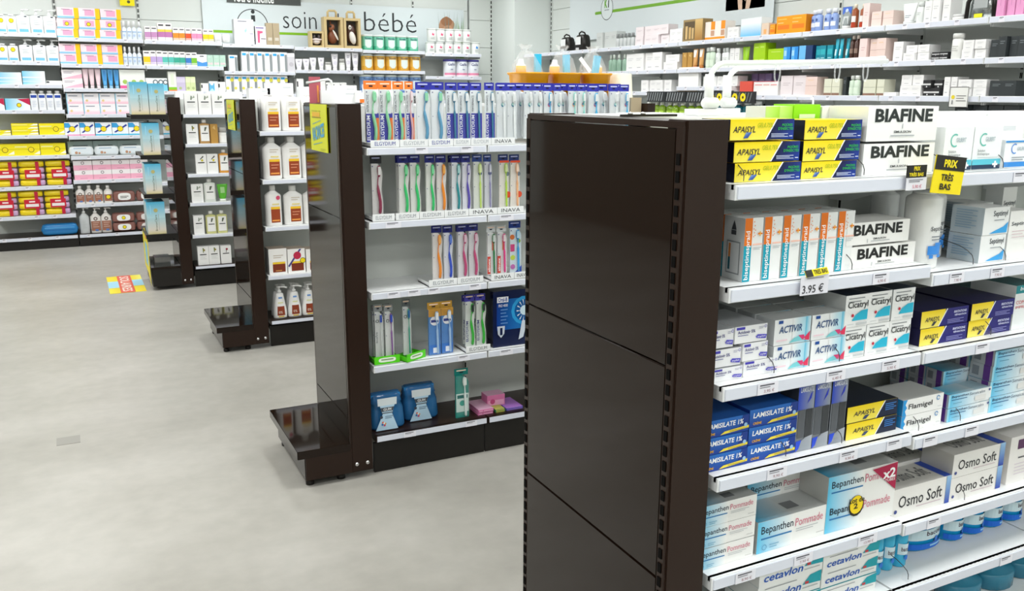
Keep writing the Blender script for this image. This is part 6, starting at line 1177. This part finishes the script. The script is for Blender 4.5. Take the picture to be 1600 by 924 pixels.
def kit(x, y, w, h, label):
    t = empty('travel_kit_bag', (x, y, .163), label, 'bag', 'blue travel kit bags on the second gondola')
    b = MB(); rings = []
    for z, s, d in ((0, .95, .07), (.01, 1, .075), (h * .55, .95, .06), (h * .72, .86, .045), (h * .74, .9, .048), (h * .98, .82, .02), (h, .8, .016)):
        rings.append([(w / 2 * s * math.copysign(abs(math.cos(a)) ** .5, math.cos(a)), .06 + d * math.copysign(abs(math.sin(a)) ** .5, math.sin(a)) * .75, z) for a in [2 * PI * j / 20 for j in range(20)]])
    b.grid(rings, '#fff'); link('pouch', b.mesh('pouch', 'clear_blue'), t)
    b = MB(); b.box(-w * .42, w * .42, .045, .075, h * .74, h * .96, '#3c98dc'); link('zip_band', b.mesh('zip_band', 'plastic'), t)
    b = MB()
    for k in range(3): b.lathe([(1, 0), (1, .8), (.5, 1)], .014, .014, -w * .25 + w * .25 * k, .06, .006, h * .5, ('#e8ecf0', '#c4d8ec', '#f0f0f2')[k], 10)
    link('travel_bottles', b.mesh('travel_bottles', 'plastic'), t)
    b = MB(); p = Print(b, -w / 2, 0, w, h, y=-.006)
    p.p([(.1, .02), (.72, .02), (.56, .5), (.7, .98), (.16, .98), (.3, .5)], '#bcdcf0'); p.p([(.17, .76), (.69, .76), (.7, .98), (.16, .98)], '#dce6ea'); p.p([(.26, .58), (.58, .58), (.62, .7), (.24, .7)], '#4c545c'); p.t('GUM', .32, .6, .54, .68, '#e4e8ea', .03)
    p.l(.28, .52, .58, 1, '#5c646c', .06, .03); p.c(.26, .42, .045, '#3c4858'); p.l(.36, .42, .6, 2, '#6c8498', .05, .02)
    for u, v, c in ((.3, .26, '#e0583c'), (.36, .22, '#e8a43c'), (.28, .2, '#3c78c0'), (.34, .17, '#d04878'), (.33, .24, '#f0f0f0')): p.c(u, v, .03, c)
    link('paper_sleeve', b.mesh('paper_sleeve', 'card'), t)
kit(1.01, 3.08, .145, .135, 'translucent blue travel kit bag with white sleeve, left one on the lowest shelf'); kit(1.165, 3.12, .15, .135, 'translucent blue travel kit bag with white sleeve, right one on the lowest shelf')

# ------------------------------------------------------------------ signs on gondola ends and floor
def vac(p):
    p.t('Coups de', .12, .84, .68, .87, '#8c5c24', .005); p.r(.14, .735, .62, .83, '#e8b42c'); p.l(.14, .71, .68, 1, '#8c5c24', .03, .015)
    p.p([(.16, .56), (.66, .66), (.66, .67), (.16, .575)], '#3c9cc8'); p.p([(.16, .115), (.72, .205), (.72, .215), (.16, .13)], '#3c9cc8')
    n0 = len(p.mb.v); p.t('VACANCES', .12, .2, .86, .5, '#4ca8d4', .03)
    for i in range(n0, len(p.mb.v)):
        x, y, z = p.mb.v[i]; p.mb.v[i] = (x, y, z + (x / p.w + .3) * p.h * .2)
    p.l(.6, .06, .9, 2, '#a0a830', .03, .008)
for nm, y0, y1, z0, z1 in (('second', 3.165, 3.402, 1.224, 1.396), ('third', 5.12, 5.36, 1.23, 1.396)):
    flat('promotion_sign', 'yellow holiday sign with slanted blue lettering on the %s gondola end' % nm, 'sign', (.838 - .0035, (y0 + y1) / 2, z0), y1 - y0, z1 - z0, vac, rz=-PI / 2, base='#d8dc1c', th=.003)
b = MB(); b.box(-.124, .124, -.33, .33, 0, .0012, '#f2dc28')
p = Print(b, -.124, -.33, .248, .66)
n0 = len(b.v)
p.r(0, 0, .3, .3, ('#f4e43c', '#e8d020')); p.r(.7, .7, 1, 1, ('#e8d020', '#f4f070')); p.r(0, .3, .3, .68, '#a4d8f0'); p.r(.7, .34, 1, .7, '#a4d8f0'); p.r(.3, 0, .7, 1, '#e0604c'); p.t('SOLAIRES', .36, .06, .64, .94, '#f6e4dc', .02, rot=-1)
for i in range(n0, len(b.v)):
    x, y, z = b.v[i]; b.v[i] = (x, z, .0012 - y)
o = link('floor_sticker', b.mesh('floor_sticker', 'card'), None, (.288, 7.21, .0002)); tag(o, 'yellow, blue and coral floor sticker lying before the farthest gondola', 'sticker')
flat('floor_patch', 'small square grey patch stuck on the floor', 'patch', (-.122, 3.90, .0012), .09, .09, lambda p: None, base='#8f8d86', th=.001).rotation_euler.x = -PI / 2

# ------------------------------------------------------------------ black display end of the farthest gondola
t = empty('display_shelving', (.66, 6.853, 0), 'black end display with bracket shelves and clear front on the farthest gondola', 'shelving')
for i, (z, dx) in enumerate(((1.28, .25), (.995, .21), (.715, .21), (.42, .22))):
    b = MB(); b.box(-dx, -.001, .0, .5, z - .012, z, '#fff'); s = link('shelf', b.mesh('shelf', 'black'), t)
    for yy in (.006, .49):
        q = MB(); q.grid([[(-dx, yy, z - .012), (-dx, yy, z - .03), (-.03, yy, z - .035), (-.001, yy, z - .075), (-.001, yy, z - .012)], [(-dx, yy + .004, z - .012), (-dx, yy + .004, z - .03), (-.03, yy + .004, z - .035), (-.001, yy + .004, z - .075), (-.001, yy + .004, z - .012)]], '#fff', smooth=False); link('bracket', q.mesh('bracket', 'black'), s)
bx(-.2, -.001, .002, .5, .03, .16, 'black', 'base_box', t); bx(-.205, -.001, .0, .505, .16, .176, 'lacquer', 'base_top', t)
b = MB(); b.box(-.21, -.205, .01, .49, .02, .56, '#fff'); link('front_sheet', b.mesh('front_sheet', 'acrylic'), t)
b = MB(); b.poly([(-.212, .01, .03), (-.212, .01, .36), (-.212, .25, .44), (-.212, .49, .40), (-.212, .49, .12), (-.212, .2, .1)], '#f2e41c')
b.poly([(-.2125, .12, .16), (-.2125, .12, .33), (-.2125, .34, .33), (-.2125, .34, .16)], '#8cd0ec'); b.poly([(-.2125, .16, .36), (-.2125, .12, .42), (-.2125, .3, .42), (-.2125, .26, .36)], '#e8942c'); link('yellow_print', b.mesh('yellow_print', 'card'), t)
for i, (x0, z, w, h, nm) in enumerate(((.418, 1.281, .118, .225, 'top shelf, left one'), (.54, 1.281, .105, .215, 'top shelf, right one'), (.475, .996, .115, .225, 'second shelf'), (.47, .716, .11, .215, 'third shelf'), (.458, .421, .125, .235, 'fourth shelf'))):
    for q in range(2):
        place('sun', (x0 + w / 2, 6.868 + q * .12, z), w, h, .11, 'blue to sand sun-care carton on black end display, %s%s' % (nm, ', behind' if q else ''), 'sun-care cartons on the black end display')
tag(bx(.49, .6, 6.95, 7.1, .1765, .23, 'smoke', 'accessory_pack'), 'dark clear accessory pack on the base of the black end display', 'pack')

# ------------------------------------------------------------------ price flags, wires on the nearest gondola
def prix(p, big=True):
    if big: p.r(0, .62, 1, 1, '#1f1d18'); p.t('PRIX', .28, .7, .72, .9, '#f0dc1c', .04); p.t('TRÈS', .25, .34, .66, .56, '#1f1d18', .03); p.t('BAS', .25, .1, .62, .27, '#1f1d18', .03)
    else: p.r(0, 0, 1, 1, '#1f1d18'); p.t('PRIX', .33, .56, .65, .9, '#f0dc1c', .03); p.t('TRÈS BAS', .1, .1, .84, .46, '#f0dc1c', .03)
o = flat('price_flag', 'large yellow and black price flag on the top shelf', 'flag', (1.375, 1.045, 1.268), .078, .066, prix, base='#f2dc10', th=.002); o.rotation_euler.y = .1
flat('price_flag', 'small black price flag beside the large yellow flag', 'flag', (1.305, 1.052, 1.299), .048, .021, lambda p: prix(p, False), base='#1f1d18', th=.0015)
flat('price_ticket', 'white ticket with red price under the small black flag', 'ticket', (1.307, 1.052, 1.277), .05, .0215, lambda p: (p.l(.1, .8, .8, 2, '#6c6c74', .14, .06), p.t('5,90 €', .3, .12, .75, .45, '#d0687c')), base='#e4e4ea', th=.0012)
flat('price_ticket', 'white 3.95 euro ticket on the second shelf edge', 'ticket', (1.088, 1.052, 1.113), .062, .032, lambda p: (p.t('3.95 €', .06, .1, .82, .55, '#2a2a2e', .005), p.l(.2, .86, .8, 1, '#8c8c94', .1, .05)), base='#e0e0e8', th=.0012)
o = flat('price_flag', 'bent yellow price flag above the 3.95 euro ticket', 'flag', (1.092, 1.05, 1.145), .05, .012, lambda p: (p.r(0, 0, .3, 1, '#1f1d18'), p.t('TRES BAS', .36, .2, .95, .85, '#3a360c', .02)), base='#e8d80c', th=.001); o.rotation_euler.x = -.5; o.rotation_euler.y = -.06
def wire(x, z, dep=.15, hh=.035, n=0):
    t = empty('wire_divider', (x, 1.0785, z + .0005), 'thin wire divider with clear foot, %s' % n, 'divider', 'wire dividers on the nearest gondola')
    b = MB(); b.tube([(0, 0, .003), (.002, .002, .012), (0, .004, .02), (-.003, .012, hh * .8), (-.004, .03, hh), (-.004, dep, hh + .02)], .0008, '#fff', 5); link('wire', b.mesh('wire', 'wire'), t)
    b = MB(); b.box(-.007, .007, -.004, .01, 0, .012, '#fff'); link('clear_foot', b.mesh('clear_foot', 'clear'), t)
sn = ['top', 'second', 'third', 'fourth', 'fifth', 'sixth']
for k, (x, s) in enumerate(((.945, 0), (1.208, 0), (1.406, 0), (1.572, 0), (1.2, 1), (1.52, 1), (1.615, 1), (1.038, 2), (1.19, 2), (1.6, 2), (1.08, 3), (1.215, 3), (1.42, 3), (1.54, 3), (1.585, 4), (1.44, 5))):
    zs = [1.301, 1.137 if x < 1.385 else 1.12, .971, .811 if x < 1.385 else .80, .627 if x < 1.385 else .619, .475]; xs = [q for q, r in ((.945, 0), (1.208, 0), (1.406, 0), (1.572, 0), (1.2, 1), (1.52, 1), (1.615, 1), (1.038, 2), (1.19, 2), (1.6, 2), (1.08, 3), (1.215, 3), (1.42, 3), (1.54, 3), (1.585, 4), (1.44, 5)) if r == s]
    wire(x, zs[s], n='%s from left on %s shelf of nearest gondola' % (ORD[xs.index(x) + 1], sn[s]))
slots(bpy.data.objects['gondola_shelving'], [(1.40 - .815 + i * .012, 1.066 - (1.0655 + 1.5746) / 2, .4752) for i in range(36)], .003, .001, .0004, 'shelf_perforation')

# ------------------------------------------------------------------ toys, bags
def toybox(x0, x1, z, h, label, fn, handle=True, d=.11, y=9.21):
    w = x1 - x0; t = empty('toy_gift_box', ((x0 + x1) / 2, y, z), label, 'toy box')
    b = MB(); c = '#cdb684'; f = .14 * w
    b.box(-w / 2, w / 2, d - .004, d, 0, h, '#54504a'); b.box(-w / 2, -w / 2 + f, 0, d - .004, 0, h, c); b.box(w / 2 - f, w / 2, 0, d - .004, 0, h, c); b.box(-w / 2 + f, w / 2 - f, 0, d - .004, 0, f, c); b.box(-w / 2 + f, w / 2 - f, 0, d - .004, h - f, h, c)
    link('window_box', b.mesh('window_box', 'card'), t)
    if handle:
        b = MB(); b.tube([(-w * .22, d / 2, h), (-w * .22, d / 2, h + .05), (-w * .15, d / 2, h + .065), (w * .15, d / 2, h + .065), (w * .22, d / 2, h + .05), (w * .22, d / 2, h)], .012, c, 6); link('handle', b.mesh('handle', 'card'), t)
    b = MB(); fn(b, w, h, d); link('plush_toy', b.mesh('plush_toy', 'card'), t)
def blob(b, x, y, z, rx, ry, rz, c, tilt=0):
    rings = []
    for i in range(9):
        a = -PI / 2 + PI * i / 8; s = max(.02, math.cos(a)); zz = math.sin(a)
        rings.append([(x + rx * s * math.cos(q) + tilt * zz * rz, y + ry * s * math.sin(q), z + rz * zz) for q in [2 * PI * j / 12 for j in range(12)]])
    b.grid(rings, c)
def roo(b, w, h, d): blob(b, 0, d * .5, h * .36, w * .26, .035, h * .22, '#7c4830'); blob(b, -w * .05, d * .45, h * .66, w * .15, .03, h * .12, '#8c5438', .2); blob(b, w * .12, d * .25, h * .42, w * .06, .015, h * .17, '#e8e4dc', -.5); blob(b, -.02, d * .5, h * .82, w * .04, .012, h * .09, '#7c4830'); blob(b, -w * .13, d * .25, h * .7, .012, .008, .012, '#201810')
def pen(b, w, h, d): blob(b, 0, d * .55, h * .5, w * .3, .035, h * .33, '#4c3028'); blob(b, w * .05, d * .35, h * .36, w * .2, .03, h * .22, '#e4e0da', -.2); blob(b, -w * .1, d * .3, h * .7, w * .1, .015, h * .08, '#e8e4dc'); blob(b, -w * .1, d * .2, h * .7, w * .035, .01, h * .03, '#201810')
def mask(b, w, h, d): blob(b, 0, d * .4, h * .4, w * .32, .03, h * .2, '#e8dcd8'); blob(b, -w * .15, d * .4, h * .7, w * .1, .02, h * .12, '#6c6468'); blob(b, w * .2, d * .4, h * .7, w * .1, .02, h * .12, '#6c6468'); blob(b, 0, d * .2, h * .5, w * .5, .015, h * .06, '#ecdcdc')
zE = WZ['E'][0]
toybox(2.30, 2.44, zE, .16, 'small kraft toy box with pale toothy plush', mask, False)
toybox(2.405 + .04, 2.645, zE, .305, 'tall kraft window box with brown kangaroo plush', roo); toybox(2.652, 2.83, zE, .30, 'tall kraft window box with brown and white penguin plush', pen)
def holdall(x, s, z, w, h, label, col='black', clear=False):
    t = empty('toiletry_bag', (x, s, z), label, 'bag', None, -PI / 2)
    b = MB(); rings = []
    for zz, k in ((0, .9), (.03 * h, 1), (.5 * h, .97), (.85 * h, .86), (.97 * h, .7), (h, .5)): rings.append([(w / 2 * k * math.copysign(abs(math.cos(a)) ** .5, math.cos(a)), .05 + .05 * k * math.copysign(abs(math.sin(a)) ** .5, math.sin(a)), zz) for a in [2 * PI * j / 20 for j in range(20)]])
    b.grid(rings, '#fff'); link('body', b.mesh('body', 'smoke' if clear else 'black'), t)
    b = MB(); b.tube([(-w * .3, .05, h * .9), (-w * .25, .04, h * 1.1), (0, .035, h * 1.2), (w * .25, .04, h * 1.1), (w * .3, .05, h * .9)], .008, '#fff', 6); link('handle', b.mesh('handle', 'black'), t)
    if clear:
        b = MB(); b.tube([(-w / 2, .0, 0), (-w * .47, -.002, h * .6), (-w * .3, 0, h * .95), (w * .3, 0, h * .95), (w * .47, -.002, h * .6), (w / 2, 0, 0)], .012, '#fff', 6); link('piping', b.mesh('piping', 'black'), t)
    p = MB(); q = Print(p, -w / 2, 0, w, h, y=-.004); q.r(.25, .35, .75, .85, '#e4e6e6' if not clear else '#a8acac'); q.r(.3, .02, .6, .16, '#e4e020' if clear else '#c8c8c8'); link('label', p.mesh('label', 'card'), t)
holdall(4.63, 8.12, 1.86, .2, .14, 'black toiletry bag with white label near the corner, left one'); holdall(4.63, 7.82, 1.86, .2, .15, 'black toiletry bag with white label near the corner, right one')
holdall(4.63, 3.43, 1.86, .17, .15, 'clear toiletry bag with black piping and yellow tag, right wall top shelf', clear=True)
flat('shelf_notice', 'white notice card with yellow dot hanging on the third right-wall shelf', 'notice', (4.585, 3.47, 1.37), .12, .115, lambda p: (p.r(.0, .97, 1, 1, '#3c3c3c'), p.r(0, 0, 1, .03, '#3c3c3c'), p.r(0, 0, .02, 1, '#3c3c3c'), p.r(.98, 0, 1, 1, '#3c3c3c'), p.c(.2, .5, .1, '#e0cc30'), p.l(.38, .55, .9, 3, '#6c6c6c', .12, .03), p.r(.15, .15, .22, .35, '#8c8c8c')), rz=-PI / 2, base='#e6e6e2', th=.003)
